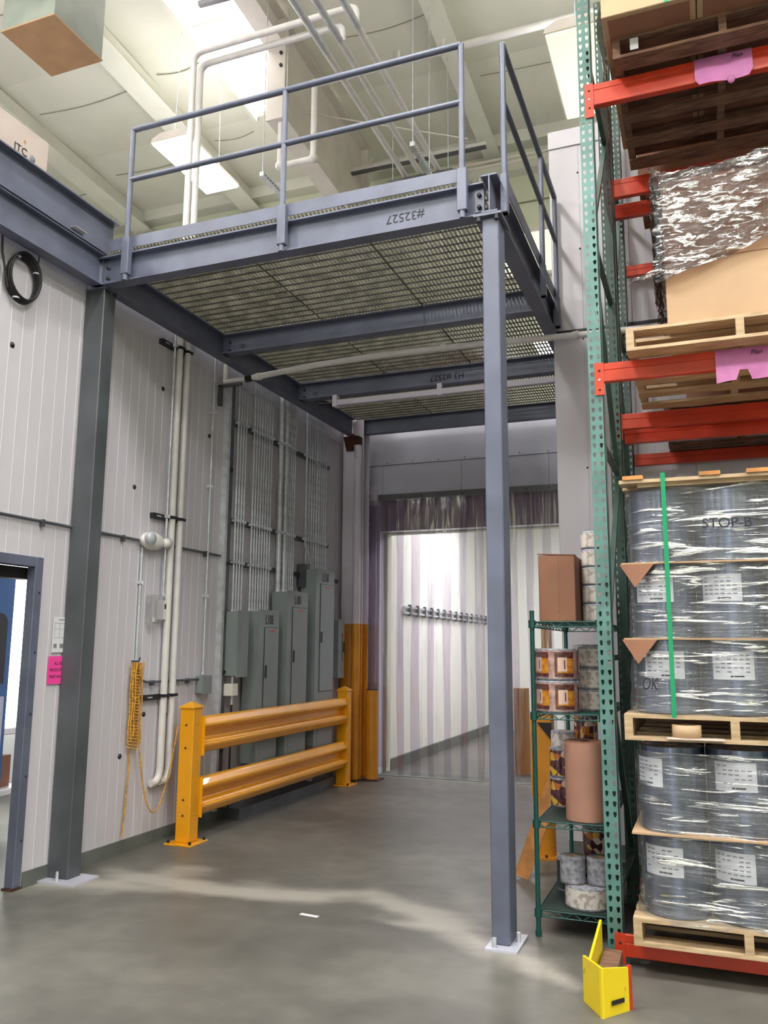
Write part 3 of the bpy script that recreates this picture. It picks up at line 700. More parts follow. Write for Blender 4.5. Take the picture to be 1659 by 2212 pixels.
def panel(y0, y1, z0, z1, depth, label, code, door=True, name='electrical_panel'):
    x0 = WX+.045; x1 = x0+depth
    r_ = empty(name, (x0, (y0+y1)/2, z0), label, 'electrical panel', 'electrical panels behind the yellow rail' if door else None)
    MB().box(x0, x1, y0, y1, z0, z1).build('body', 'panelgrey', r_, .004)
    MB().box(x1, x1+.006, y0-.012, y1+.012, z0-.012, z1+.012).build('cover', 'panelgrey', r_, .002)
    if door:
        zz0, zz1 = z0+(z1-z0)*.30, z1-.16; ya, yb = y0+.10, y1-.02
        d = MB().box(x1+.008, x1+.014, ya, yb, zz0, zz1).build('door', 'panelgrey', r_, .003)
        MB().box(x1+.006, x1+.008, ya-.006, yb+.006, zz0-.006, zz1+.006).build('door_gap', 'darksteel', d)
        MB().box(x1+.014, x1+.022, ya+.012, ya+.04, (zz0+zz1)/2-.06, (zz0+zz1)/2+.06).build('latch', 'black', d)
        MB().box(x1+.014, x1+.0155, (ya+yb)/2-.04, (ya+yb)/2+.07, zz1-.035, zz1-.02).build('caution_strip', 'red', d)
        MB().box(x1+.006, x1+.009, y0+.06, y1-.04, z0+.06, zz0-.06).build('lower_cover', 'panelgrey', r_)
        text(code, 'number_label', (x1+.008, (y0+y1)/2+.0, z1-.085), .13, (0, 1, 0), (0, 0, 1), 'ink', r_, sx=.62)
    else:
        text('COMMERCE', 'embossed_print', (x1+.0065, y0+.03, (z0+z1)/2+.05), .05, (0, 0, -1), (0, 1, 0), 'greyink', r_)
    return r_
p1 = panel(6.74, 6.92, 1.28, P1T, .14, 'small grey electrical box leftmost of the row', '', door=False)
MB().cyl((WX+.11, 6.80), .013, 1.02, 1.28, 8).build('nipple', 'galv', p1)
MB().box(WX+.05, WX+.15, 6.74, 6.84, 1.10, 1.21).build('outlet_box', 'plastic_white', p1, .004)
panel(7.08, 7.46, .46, P2T, .17, 'grey electrical panel numbered L108 left of the middle one', 'L108')
panel(7.62, 8.06, .46, P3T, .19, 'grey electrical panel numbered L101 in the middle of the row', 'L101')
panel(8.28, 8.74, .50, P4T, .19, 'tallest grey electrical panel, rightmost of the full-height row', 'L110')
pb = panel(9.05, 9.20, 1.20, 1.86, .12, 'narrow small grey box beside the orange column', '', door=True)
pb['group'] = 'small boxes'; 
for o_ in list(pb.children):
    if o_.name.startswith(('number_label', 'caution')): bpy.data.objects.remove(o_)
if 'group' in pb: del pb['group']
tag(MB().box(WX+.0, WX+.11, 8.26, 8.34, 2.2, 2.46).build('wire_trough', 'steelcol'), 'dark trough box at upper left of the tallest panel', 'box')
tag(MB().cyl((WX+.06, 8.55), .04, .0, .30, 12).build('floor_stub_pipe', 'white_pipe'), 'white stub pipe on the floor under the electrical panels', 'pipe')
tag(MB().box(WX+.02, WX+.2, 6.85, 9.0, 0.0, .10).build('floor_raceway', 'steelcol'), 'dark raceway along the floor beneath the electrical panels', 'raceway')
tag(MB().cyl((WX+.11, 6.80), .010, .10, 1.02, 8).build('floor_conduit', 'darksteel'), 'dark vertical conduit below the small left panel', 'conduit')

# two large white pipes down the left wall then up over it
for i, yv in enumerate((5.84, 5.955)):
    rt = empty('tall_white_pipe', (WX+.055, yv, .5), ['left', 'right'][i]+' of two tall white pipes clamped side by side to the left wall', 'pipe', 'pair of tall white pipes')
    x = WX+.048; zt = 7.0 - .04*i; xe = -2.54 if i == 0 else -2.72
    pts = arc((x-.012, yv-.10, .47), (x, yv, .45), (x, yv, .60), 5)+[(x, yv, 2), (x, yv, 4.5)]+arc((x, yv, zt-.1), (x, yv, zt), (x+.1, yv, zt), 5)+arc((xe-.08, yv, zt), (xe, yv, zt), (xe, yv, zt-.08), 5)+[(xe, yv, zt-.17)]
    MB().tube(pts, .030, 14).build('tube', 'white_pipe', rt)
    for z in (4.12, 2.62, 1.15): MB().box(x-.02, x+.035, yv-.038, yv+.038, z-.011, z+.011).build('clamp', 'darksteel', rt)
for i, z in enumerate((4.12, 2.62, 1.15)):
    s_ = empty('short_strut_bracket', (WX, 5.85, z), ['highest', 'middle', 'lowest'][i]+' short black strut bracket behind the white pipes', 'bracket', 'strut brackets of the white pipes')
    MB().box(WX+.002, WX+.042, 5.60, 6.0, z-.03, z+.012).build('channel', 'darksteel', s_); MB().box(WX+.042, WX+.044, 5.64, 5.70, z-.014, z-.004).build('slot', 'galv', s_)
conduit(5.76, 1.95, 4.2, .010, 'thin steel conduit dropping to the thermostat left of the white pipes', None, clamps=(4.12, 2.62), x=WX+.055)
conduit(6.43, 1.30, 4.2, .010, 'thin steel conduit dropping to the small junction box', None, clamps=(2.0, 3.0, 3.7), x=WX+.03)
# thermostat with clear cover
th = empty('thermostat', (WX, 5.75, 1.74), 'white thermostat with clear cover left of the white pipes', 'thermostat')
MB().box(WX+.005, WX+.06, 5.74, 5.84, 1.76, 1.92).build('body', 'plastic_white', th, .005)
MB().box(WX+.06, WX+.062, 5.78, 5.80, 1.85, 1.89).build('display', 'ink', th)
MB().box(WX+.002, WX+.09, 5.60, 5.735, 1.73, 1.96).build('clear_cover', 'cover', th, .01)
# emergency light
el = empty('emergency_light', (WX, 5.56, 2.39), 'pale twin-head emergency light on the left wall', 'light')
def blob(mb, c, r, n=14, m_=8, ax=0):
    vs = []; fs = []
    for j in range(m_+1):
        ph = math.pi*j/m_
        for k in range(n):
            th_ = 2*math.pi*k/n; vs.append((c[0]+r[0]*math.sin(ph)*math.cos(th_), c[1]+r[1]*math.cos(ph), c[2]+r[2]*math.sin(ph)*math.sin(th_)))
    for j in range(m_):
        for k in range(n): fs.append((j*n+k, j*n+(k+1) % n, (j+1)*n+(k+1) % n, (j+1)*n+k))
    return mb.add(vs, fs, True)
blob(MB(), (WX+.055, 5.58, 2.39), (.055, .15, .075)).build('housing', 'plastic_white', el)
MB().lathe([(0, .045), (.045, .04), (.052, .03), (.05, 0), (.04, -.02)], (WX+.09, 5.49, 2.40), 18, 'x').build('lamp_head', 'galv', el)
MB().lathe([(0, .0), (.03, 0), (.05, .07), (.045, .07), (.0, .01)], (WX+.07, 5.70, 2.39), 16, 'y').build('lamp_head', 'plastic_white', el)
conduit(5.50, 1.42, 2.33, .011, 'conduit running down from the emergency light to the rope', None, over=False, x=WX+.02, clamps=(2.05,))
# horizontal dark conduit at 2.38
hc = empty('horizontal_wall_conduit', (WX, 4, 2.38), 'dark thin conduit running level along the left wall', 'conduit')
MB().tube([(WX+.02, 2.0, 2.385), (WX+.02, 4.9, 2.385), (WX+.02, 6.0, 2.385), (WX+.02, 6.72, 2.385)], .011, 8).build('tube', 'steelcol', hc)
for y in (3.0, 4.4, 5.25, 5.85, 6.4): MB().box(WX+.002, WX+.034, y, y+.02, 2.35, 2.40).build('strap', 'strut', hc)
jb = empty('junction_box', (WX, 6.46, 1.15), 'small grey junction box at the end of the level conduit', 'box')
MB().box(WX+.002, WX+.075, 6.36, 6.50, 1.14, 1.29).build('body', 'panelgrey', jb, .004); MB().box(WX+.075, WX+.08, 6.355, 6.505, 1.135, 1.295).build('lid', 'panelgrey', jb)
hc2 = empty('lower_wall_conduit', (WX, 5.8, 1.26), 'short level conduit from the rope hook to the junction box', 'conduit')
MB().tube(arc((WX+.03, 5.51, 1.38), (WX+.03, 5.52, 1.265), (WX+.03, 5.66, 1.262), 5)+[(WX+.03, 6.36, 1.262)], .011, 8).build('tube', 'steelcol', hc2)
for y in (5.70, 6.2): MB().box(WX+.002, WX+.044, y, y+.02, 1.235, 1.275).build('strap', 'strut', hc2)
# rope hank
rp = empty('yellow_rope_hank', (WX+.04, 5.48, .75), 'yellow rope hank hanging from wall with loop to the guard rail', 'rope')
MB().tube([(WX+.002, 5.47, 1.43), (WX+.07, 5.47, 1.43), (WX+.08, 5.47, 1.46)], .006, 6).build('hook', 'darksteel', rp)
for k in range(9):
    y = 5.43+.014*k; x = WX+.035+.012*(k % 3); zb = .80+.03*(k % 4)
    pts = [(x, y+.006*math.sin(j*1.3+k), 1.42-(1.42-zb)*j/10) for j in range(11)]
    MB().tube(pts, .0065, 6).build('strand', 'rope', rp)
mbk = MB()
for j in range(26):
    z = 1.38-.024*j; mbk.tube([(WX+.03, 5.425, z), (WX+.075, 5.485, z-.015), (WX+.03, 5.55, z+.008)], .005, 5)
mbk.build('knotted_turns', 'rope', rp)['kind'] = 'stuff'
MB().tube([(WX+.03, 5.47, .85), (WX+.028, 5.46, .5), (WX+.026, 5.43, .12)], .006, 6).build('tail', 'rope', rp)
pts = arc((WX+.05, 5.52, .95), (WX+.12, 5.66, -.40), (-4.04, 5.86, .92), 16)
MB().tube(pts, .006, 6).build('loop', 'rope', rp)
# coiled black cable
cc = empty('coiled_cable', (WX+.04, 4.04, 3.98), 'coil of black cable hung high on the left wall', 'cable')
for k in range(7):
    ry, rz = .125+.012*random.random(), .155+.014*random.random(); xo = WX+.02+.008*k
    pts = [(xo+.004*math.sin(3*a), 4.05+ry*math.cos(a), 3.98+rz*math.sin(a)+.004*k) for a in [2*math.pi*j/28 for j in range(29)]]
    MB().tube(pts, .009, 6).build('turn', 'black', cc)
MB().tube([(WX+.04, 3.93, 3.88), (WX+.04, 3.86, 4.1), (WX+.04, 3.84, 4.35), (WX-.2, 3.84, 4.4)], .008, 6).build('tail', 'black', cc)
MB().tube([(WX+.04, 4.17, 4.06), (WX+.04, 4.18, 4.3), (WX-.1, 4.18, 4.36)], .005, 6).build('hanging_wire', 'black', cc)
for a in (.6, 2.1, 4.3):
    c_ = (WX+.045, 4.05+.13*math.cos(a), 3.98+.16*math.sin(a)); MB().lathe([(.022, -.006), (.024, 0), (.022, .006)], c_, 10, 'z').build('tie', 'greywall', cc)
# wall papers behind left column
pw = empty('wall_notice', (WX+.01, 4.65, 1.6), 'white instruction sheet partly hidden behind left column', 'notice')
MB().box(WX+.010, WX+.012, 4.585, 4.80, 1.50, 1.745).build('sheet', 'label', pw)
text('EVACUATION PLAN', 'heading', (WX+.0125, 4.70, 1.725), .014, (0, 1, 0), (0, 0, 1), 'ink', pw)
for (a, b, z0, z1) in ((4.60, 4.79, 1.70, 1.703), (4.60, 4.79, 1.66, 1.662), (4.60, 4.79, 1.60, 1.602), (4.60, 4.602, 1.60, 1.70), (4.65, 4.652, 1.60, 1.70), (4.70, 4.702, 1.60, 1.70), (4.60, 4.63, 1.53, 1.56), (4.66, 4.69, 1.53, 1.56)):
    MB().box(WX+.0122, WX+.013, a, b, z0, z1).build('printed_mark', 'greyink', pw)
pk = empty('pink_notice', (WX+.01, 4.65, 1.4), 'hot pink notice with black print beside left column', 'notice')
MB().box(WX+.010, WX+.012, 4.565, 4.80, 1.285, 1.475).build('sheet', 'hotpink', pk)
for i_, s_ in enumerate(('ALL SEALED', 'PRODUCTS', 'MUST HAVE TAG')): text(s_, 'printed_line', (WX+.0125, 4.58 if i_ else 4.62, 1.425-.045*i_), .03, (0, 1, 0), (0, 0, 1), 'ink', pk, align='LEFT', sx=.8)

# ================================================================== YELLOW GUARD RAIL
gr = empty('yellow_guard_rail', (-3.95, 7.4, 0), 'yellow two-rail steel guard rail in front of the electrical panels', 'guard rail')
def gpost(y):
    p_ = MB().box(-4.03, -3.90, y-.065, y+.065, .014, 1.05).build('post', 'yellow', gr, .006)
    mb = MB(); a = .072; z = 1.05; c_ = (-3.965, y)
    vs = [(c_[0]-a, y-a, z), (c_[0]+a, y-a, z), (c_[0]+a, y+a, z), (c_[0]-a, y+a, z), (c_[0]-a, y-a, z+.012), (c_[0]+a, y-a, z+.012), (c_[0]+a, y+a, z+.012), (c_[0]-a, y+a, z+.012), (c_[0], y, z+.055)]
    mb.add(vs, [(3, 2, 1, 0), (0, 1, 5, 4), (1, 2, 6, 5), (2, 3, 7, 6), (3, 0, 4, 7), (4, 5, 8), (5, 6, 8), (6, 7, 8), (7, 4, 8)]); mb.build('cap', 'yellow', p_)
    MB().box(-4.09, -3.84, y-.125, y+.125, 0, .014).build('base_plate', 'yellow', p_, .002)
    for dx in (-.1, .1):
        for dy in (-.1, .1): MB().cyl((-3.965+dx, y+dy), .012, .014, .035, 6).build('anchor_bolt', 'darksteel', p_)
    for z in (.22, .34, .74, .92): 
        MB().lathe([(0, -.004), (.009, -.004), (.01, 0)], (-3.965, y-.065, z), 8, 'y').build('bolt_hole', 'rust', p_)
        MB().lathe([(0, .004), (.007, .004), (.008, 0)], (-3.90, y, z), 8, 'x').build('bolt_hole', 'orange', p_)
    return p_
GY0, GY1 = 5.93, 9.02
gpost(GY0); gpost(GY1)
def grail(z):
    # corrugated rail section (facing +x), profile in (x,z)
    pr = [(-.085, 0), (-.05, .0), (-.03, .01), (-.004, .05), (0, .06), (0, .078), (-.022, .088), (-.03, .10), (-.072, .118), (-.072, .172), (-.03, .19), (-.022, .202), (0, .212), (0, .23), (-.004, .24), (-.03, .28), (-.05, .29), (-.085, .29)]
    mb = MB(); vs = []; fs = []
    y0, y1 = GY0+.068, GY1-.068; n = len(pr)
    for y in (y0, y1):
        for (u, v) in pr: vs.append((-3.885+u, y, z+v))
    fs = [(k, k+1, n+k+1, n+k) for k in range(n-1)]+[(n-1, 0, n, 2*n-1), tuple(range(n)), tuple(range(2*n-1, n-1, -1))]
    return mb.add(vs, fs).build('rail', 'yellow', gr, .003)
grail(.685); grail(.20)
for y in (GY0+.066, GY1-.072):
    for z in (.67, .19): MB().box(-3.99, -3.875, y, y+.006, z, z+.31).build('rail_end_plate', 'yellow', gr)
# bollards
bl = empty('orange_bollard', (-3.81, 9.50, 0), 'orange bollard between the painted column and the strip curtain', 'bollard')
MB().cyl((-3.81, 9.50), .075, .015, 1.04, 22).build('pipe', 'orange', bl); MB().cyl((-3.81, 9.50), .07, 1.04, 1.05, 22).build('cap', 'black', bl)
MB().box(-3.905, -3.69, 9.39, 9.61, 0, .015).build('base_plate', 'rust', bl)
op = empty('orange_guard_post', (-1.22, 6.6, 0), 'orange guard post with flanged foot behind the wire shelf', 'bollard')
MB().cyl((-1.22, 6.6), .075, .015, .55, 20).build('pipe', 'orange', op)
MB().box(-1.31, -1.15, 6.53, 6.66, .45, 1.06).build('guard_panel', 'orange', op, .005)
MB().prism([(-1.255, .99), (-1.145, .99), (-1.145, .86)], 'y', 6.515, 6.53).build('black_triangle', 'black', op)  # flat black triangle on the front face of the guard panel
MB().cyl((-1.20, 6.6), .12, 0, .015, 20).build('base_flange', 'orange', op)
for a in (0, 1.5, 3.1, 4.7): MB().cyl((-1.2+.1*math.cos(a), 6.6+.1*math.sin(a)), .01, .015, .035, 6).build('anchor_bolt', 'rust', op)
lb = MB(); lb.bar((-1.27, 5.93, .01), (-1.0, 6.02, .76), .10, .018, (0, -1, 0)); tag(lb.build('leaning_board', 'orangewood'), 'narrow wooden board leaning beside the wire shelf', 'board')
tag(MB().obox((at(668, 1978, Z=0).x, at(668, 1978, Z=0).y, .002), (.12, .03, .002), Matrix.Rotation(-.1, 3, 'Z')).build('paper_scrap', 'label'), 'thin white paper scrap on the concrete floor', 'scrap')
# floor expansion detail
struct(MB().box(-3.87, .9, 9.86, 10.2, 0, .006).build('trim_threshold', 'base'))

# ================================================================== WIRE SHELF
sh = empty('green_wire_shelf', (-.72, 5.4, 0), 'green wire shelving unit behind the teal rack upright', 'shelf')
SX0, SX1, SY0, SY1 = -.945, -.565, 4.83, 6.05
SHZ = (1.70, 1.185, .60, .135)
for x in (SX0, SX1):
    for y in (SY0, SY1):
        p_ = MB().cyl((x, y), .0135, .0, 1.765, 10).build('post', 'shelfgreen', sh)
        MB().cyl((x, y), .017, 0, .03, 10).build('foot', 'shelfgreen', p_)
for z in SHZ:
    mb = MB()
    for y in (SY0, SY1):
        mb.tube([(SX0, y, z), (SX1, y, z)], .004, 6); mb.tube([(SX0, y, z-.03), (SX1, y, z-.03)], .004, 6)
        n = 8
        for k in range(n): mb.tube([(SX0+(SX1-SX0)*k/n, y, z-.03*(k % 2)), (SX0+(SX1-SX0)*(k+1)/n, y, z-.03*((k+1) % 2))], .003, 5)
    for x in (SX0, SX1):
        mb.tube([(x, SY0, z), (x, SY1, z)], .004, 6); mb.tube([(x, SY0, z-.03), (x, SY1, z-.03)], .004, 6)
        n = 22
        for k in range(n): mb.tube([(x, SY0+(SY1-SY0)*k/n, z-.03*(k % 2)), (x, SY0+(SY1-SY0)*(k+1)/n, z-.03*((k+1) % 2))], .003, 5)
    s_ = mb.build('shelf_frame', 'shelfgreen', sh)
    mw = MB(); k = SY0+.02
    while k < SY1: mw.box(SX0, SX1, k-.0015, k+.0015, z-.002, z+.001); k += .022
    mw.build('wires', 'shelfgreen', s_)['kind'] = 'stuff'
    if z < 1: MB().box(SX0+.01, SX1-.01, SY0+.01, SY1-.01, z+.0015, z+.0045).build('mat', 'shelfmat', s_)
    for x in (SX0, SX1):
        for y in (SY0, SY1): MB().cyl((x, y), .021, z-.035, z+.01, 10).build('collar', 'shelfgreen', s_)
def roll(c, r, z0, h, m, label, group=None, rimm='rim', cat='label roll'):
    o = empty('label_roll', (c[0], c[1], z0), label, cat, group)
    MB().tube([(c[0], c[1], z0+.012), (c[0], c[1], z0+h-.012)], r, 32, caps=False).build('web', m, o)
    MB().lathe([(.035, z0), (r, z0), (r+.0005, z0+.012)], (c[0], c[1], 0), 32).build('edge', rimm, o); MB().lathe([(r+.0005, z0+h-.012), (r, z0+h), (.035, z0+h)], (c[0], c[1], 0), 32).build('edge', rimm, o)
    MB().lathe([(.035, z0), (.035, z0+h), (.03, z0+h), (.03, z0)], (c[0], c[1], 0), 18).build('core', 'core', o)
    return o
z = SHZ[1]+.002
def big_label_art(o, c, r, z0, h):
    # printed label patches wrapped round the roll front
    def patch(a0, a1, za, zb, m_, rr_):
        n = 5; vs = []; fs = []
        for j in range(n+1):
            a = a0+(a1-a0)*j/n
            for zz in (za, zb): vs.append((c[0]+rr_*math.cos(a), c[1]+rr_*math.sin(a), zz))
        for j in range(n): fs.append((2*j, 2*j+2, 2*j+3, 2*j+1))
        MB().add(vs, fs, True).build('print_patch', m_, o)
    for a in (R(232), R(300), R(164), R(8)):
        for i in range(1):
            za, zb = z0+.02, z0+h-.02
            patch(a-R(26), a+R(26), za, zb, 'pm_dark', r+.0008)
            patch(a-R(20), a+R(26), za+.02, zb-.035, 'pm_gold', r+.0012)
            patch(a-R(18), a+R(6), za+.03, zb-.03, 'pm_pink', r+.0016)
            patch(a-R(2), a+R(1), za+.045, zb-.045, 'pm_plum', r+.002)
            patch(a-R(16), a+R(2), za+.003, za+.022, 'pm_dark', r+.0016)
M['pm_dark'] = mat('print_dark_brown', (62, 34, 38), .15, coat=.8, c2=(120, 70, 60), vscale=40)
M['pm_gold'] = mat('print_gold', (216, 156, 52), .15, coat=.8, c2=(190, 92, 38), vscale=40)
M['pm_pink'] = mat('print_pale_pink', (230, 196, 184), .15, coat=.8)
M['pm_plum'] = mat('print_plum', (116, 40, 62), .15, coat=.8)
M['pm_base'] = mat('print_base', (204, 168, 160), .12, coat=.9, c2=(150, 108, 110), vscale=30)
c_ = (-.835, 4.985); r_ = .128
for i in range(2):
    o = roll(c_, r_, z+.182*i, .18, 'pm_base', ['lower', 'upper'][i]+' colourful printed label roll on middle wire shelf', 'colourful label rolls')
    big_label_art(o, c_, r_, z+.182*i, .18)
for i in range(3): roll((-.655, 5.20), .085, z+.125*i, .123, 'paperroll', ['lowest', 'middle', 'top'][i]+' pale label roll stacked beside the colourful rolls', 'pale rolls on middle wire shelf')
for i in range(2): roll((-.70, 5.42), .10, z+.195*i, .193, 'paperroll', ['lower', 'upper'][i]+' pale label roll behind the colourful rolls', 'pale rolls behind the colourful ones')
# top shelf
z = SHZ[0]+.002
bx = empty('brown_carton', (-.79, 4.9, z), 'tall plain brown carton on top of the wire shelf', 'box')
MB().box(-.905, -.695, 4.85, 5.15, z, z+.385).build('body', 'brownbox', bx, .004)
MB().box(-.79, -.788, 4.85, 4.8495, z, z+.385).build('flap_seam', 'wooddark', bx)
MB().obox((-.80, 4.862, z+.388), (.22, .03, .004), Matrix.Rotation(.05, 3, 'Y')).build('top_flap', 'brownbox', bx)
for i in range(5): roll((-.618, 5.06), .066, z+.108*i, .106, 'paperroll', ['lowest', 'second', 'middle', 'fourth', 'topmost'][i]+' pale roll in the tall stack behind brown carton', 'tall pale roll stack on top shelf')
roll((-.65, 5.25), .07, z+.10, .17, 'printed', 'brown printed roll wedged behind the brown carton'); roll((-.65, 5.25), .07, z, .098, 'paperroll', 'pale roll under the brown printed roll on top shelf')
roll((-.64, 5.43), .07, z, .30, 'rim', 'tall grey roll behind the brown printed roll on top shelf')
# third shelf
z = SHZ[2]+.006
kr = empty('kraft_wrapped_roll', (-.69, 4.97, z), 'large pinkish kraft-wrapped roll on third wire shelf', 'roll')
MB().tube([(-.685, 4.97, z), (-.685, 4.97, z+.42)], .115, 36, caps=False).build('wrap', 'pinkbox', kr)
MB().lathe([(.115, 0), (.112, .006), (.03, .004)], (-.685, 4.97, z+.42), 36).build('top_fold', 'brownbox', kr)
for i in range(2): roll((-.865, 5.33), .085, z+.172*i, .17, 'printed', ['lower', 'upper'][i]+' brown printed roll left of the kraft roll', 'printed rolls on third shelf')
roll((-.90, 5.56), .08, z, .42, 'paperroll', 'tall pale roll stack at back of third wire shelf')
roll((-.76, 5.58), .075, z+.0, .53, 'printed', 'dark tall printed roll behind the kraft-wrapped roll')
z = SHZ[3]+.006
for i, (x, y) in enumerate(((-.775, 4.98), (-.63, 5.0))): roll((x, y), .070, z+.12, .14, 'rim', ['left', 'right'][i]+' small grey roll on top of the wide roll on bottom shelf', 'small grey rolls on bottom shelf')
roll((-.695, 4.99), .125, z, .118, 'paperroll', 'wide pale roll lying on bottom wire shelf')
roll((-.84, 5.28), .075, z, .18, 'shelfmat', 'small dark-labelled roll at back of bottom wire shelf')
roll((-.70, 5.36), .07, z, .36, 'printed', 'brown printed roll at back of bottom wire shelf')

# ================================================================== PALLET RACKS
def teardrop_face(mb, x0, z0, z1, y, ncol=2, pitch=.0508, cw=.038, facing='y', flip=1):
    """perforated plate in the XZ plane at y (or YZ plane when facing x)"""
    zz = z0
    while zz < z1-.001:
        for c in range(ncol):
            cx_ = x0+cw*(c+.5); cz_ = zz+pitch/2
            hole = [(0, -.014), (.005, -.010), (.008, 0), (.0095, .008), (.006, .014), (-.006, .014), (-.0095, .008), (-.008, 0), (-.005, -.010)]
            # 8 boundary points
            hw, hh = cw/2, pitch/2
            B = [(0, -hh), (hw, -hh), (hw, 0), (hw, hh*.6), (hw, hh), (-hw, hh), (-hw, hh*.6), (-hw, 0), (-hw, -hh)]
            n = 9; vs = []
            for (u, v) in B: vs.append((cx_+u, y, cz_+v) if facing == 'y' else (y, cx_+u, cz_+v))
            for (u, v) in hole: vs.append((cx_+u, y, cz_+v) if facing == 'y' else (y, cx_+u, cz_+v))
            mb.add(vs, [(k, (k+1) % n, n+(k+1) % n, n+k) for k in range(n)])
        zz += pitch
def upright(rack, x, y, ztop, m, sgn=1, label=None):
    """C post 76 x 76, open toward +x side; front face at y"""
    mb = MB(); teardrop_face(mb, x, .03, ztop, y)
    teardrop_face(mb, y, .03, ztop, x, 2, facing='x')
    mb.box(x+.073, x+.076, y, y+.076, .03, ztop)
    o = mb.build('upright_post', m, rack)
    MB().box(x-.02, x+.10, y-.02, y+.10, 0, .008).build('foot_plate', m, o)
    MB().box(x+.001, x+.075, y+.004, y+.0045, .0081, .03).build('foot_skirt', m, o)
    return o
def rbeam(rack, x0, x1, y, zt, h, th, m='red', plate=True, dirn=1):
    """step beam, front face at y, top at zt"""
    mb = MB(); mb.box(x0, x1, y, y+th, zt-h, zt-.04); mb.box(x0, x1, y, y+th*.55, zt-.04, zt)
    o = mb.build('beam', m, rack, .003)
    if plate:
        MB().box(x0-.045, x0+.004, y-.004, y+.002, zt-h-.075, zt+.005).build('connector_plate', m, o)
        for k in range(3): MB().lathe([(0, -.003), (.006, -.003), (.0075, 0)], (x0-.02, y-.004, zt-.04-.055*k), 8, 'y').build('rivet', 'galv' if k == 1 else 'rust', o)
    return o
rk = empty('pallet_rack', (-.5, 4.6, 0), 'near pallet rack with teal perforated upright and red beams', 'rack')
RX = -.545; RTOP = 6.2
upright(rk, RX, 4.555, RTOP, 'teal')
upright(rk, RX, 5.60, RTOP, 'green')
def braces(rack, x, y0, y1, m):
    z = .3; k = 0
    while z < RTOP-.2:
        MB().bar((x, y0, z), (x, y1, z), .03, .03).build('brace', m, rack)
        if z+1.1 < RTOP: MB().bar((x, y0, z+.05) if k % 2 else (x, y1, z+.05), (x, y1, z+1.15) if k % 2 else (x, y0, z+1.15), .03, .03).build('brace', m, rack)
        z += 1.2; k += 1
braces(rk, RX+.04, 4.63, 5.60, 'green')
XB1 = 2.2
for zt, h in ((4.82, .135), (3.11, .105), (.15, .105)):
    rbeam(rk, -.465, XB1, 4.55, zt, h, .045)
    rbeam(rk, -.465, XB1, 5.63, zt, h, .045)
upright(rk, XB1, 4.555, RTOP, 'teal'); upright(rk, XB1, 5.60, RTOP, 'green')
rk2 = empty('pallet_rack', (-.5, 5.9, 0), 'second pallet rack standing behind the near one against white wall', 'rack')
upright(rk2, RX, 5.80, RTOP, 'green'); upright(rk2, RX, 6.60, RTOP, 'green'); braces(rk2, RX+.04, 5.88, 6.6, 'green')
upright(rk2, XB1, 5.80, RTOP, 'green'); upright(rk2, XB1, 6.60, RTOP, 'green')
for zt, h in ((4.72, .105), (3.05, .105), (1.3, .105)): rbeam(rk2, -.465, XB1, 5.80, zt, h, .045, plate=False)
for zt, h in ((4.62, .09), (3.05, .09)): rbeam(rk2, -.465, XB1, 6.62, zt, h, .045, plate=False)
# yellow upright protector
gp = empty('yellow_upright_guard', (-.5, 4.0, 0), 'scuffed yellow corner guard at foot of the teal upright', 'guard')
pts = [(-.60, 4.06), (-.50, 3.90), (-.40, 4.03)]
th_ = .012
mb = MB()
A, B, C_ = [Vector((p[0], p[1], 0)) for p in pts]
H1 = .33
def wallseg(mb, a, b, z0, z1a, z1b, th):
    d = (b-a).normalized(); n = Vector((-d.y, d.x, 0))*th
    vs = [a+Vector((0, 0, z0)), b+Vector((0, 0, z0)), b+Vector((0, 0, z1b)), a+Vector((0, 0, z1a)), a+n+Vector((0, 0, z0)), b+n+Vector((0, 0, z0)), b+n+Vector((0, 0, z1b)), a+n+Vector((0, 0, z1a))]
    mb.add(vs, [(0, 1, 2, 3), (7, 6, 5, 4), (0, 4, 5, 1), (1, 5, 6, 2), (2, 6, 7, 3), (3, 7, 4, 0)])
wallseg(mb, A, B, 0, .19, .20, th_); mb.build('left_plate', 'lemon', gp)
mb = MB(); wallseg(mb, B, C_, 0, .20, .175, th_); mb.build('right_plate', 'lemon', gp)
mb = MB(); wallseg(mb, C_, C_+Vector((.012, .02, 0)), 0, .18, .18, th_); lab(mb.build('inner_edge', 'red', gp), 'red painted edge')
wallseg_mb = MB(); wallseg(wallseg_mb, Vector((-.572, 4.09, 0)), Vector((-.565, 4.50, 0)), 0, .15, .22, th_); wallseg_mb.build('wing_plate', 'lemon', gp)
MB().obox((-.44, 3.965, .055), (.075, .003, .018), Matrix.Rotation(math.atan2(.13, .10), 3, 'Z')).build('black_scuff', 'ink', gp)

lab(MB().box(-.555, -.47, 4.12, 4.5, .004, .09).build('wood_block', 'wooddark', gp), 'brown wooden filler block')
# pallets ---------------------------------------------------------
def make_pallet(m, label, nxb=5, wx=1.02, dy=1.18, h=.125, group=None, top=7, bot=5, name='wooden_pallet'):
    r_ = empty(name, (0, 0, 0), label, 'pallet', group)
    st0 = None
    for i in range(3):
        x = i*(wx-.04)/2
        if st0 is None: st0 = MB().box(0, .04, 0, dy, .018, h-.018).build('stringer', m, r_); o = st0
        else: o = st0.copy(); COL.objects.link(o)
        o.location.x = x
    b0 = None
    for n, z in ((bot, 0), (top, h-.018)):
        for k in range(n):
            w_ = .12 if k in (0, n-1) else .095; y = (dy-w_)*k/(n-1)
            if b0 is None or True:
                o = MB().box(0, wx, 0, w_, 0, .018).build('deck_board', m, r_)
            o.location = (0, y, z)
    return r_
def place(o, x, y, z, label=None, rz=0):
    o.location = (x, y, z); o.rotation_euler.z = rz
    if label: o['label'] = label
    return o
PX0, PYF = -.405, 4.40
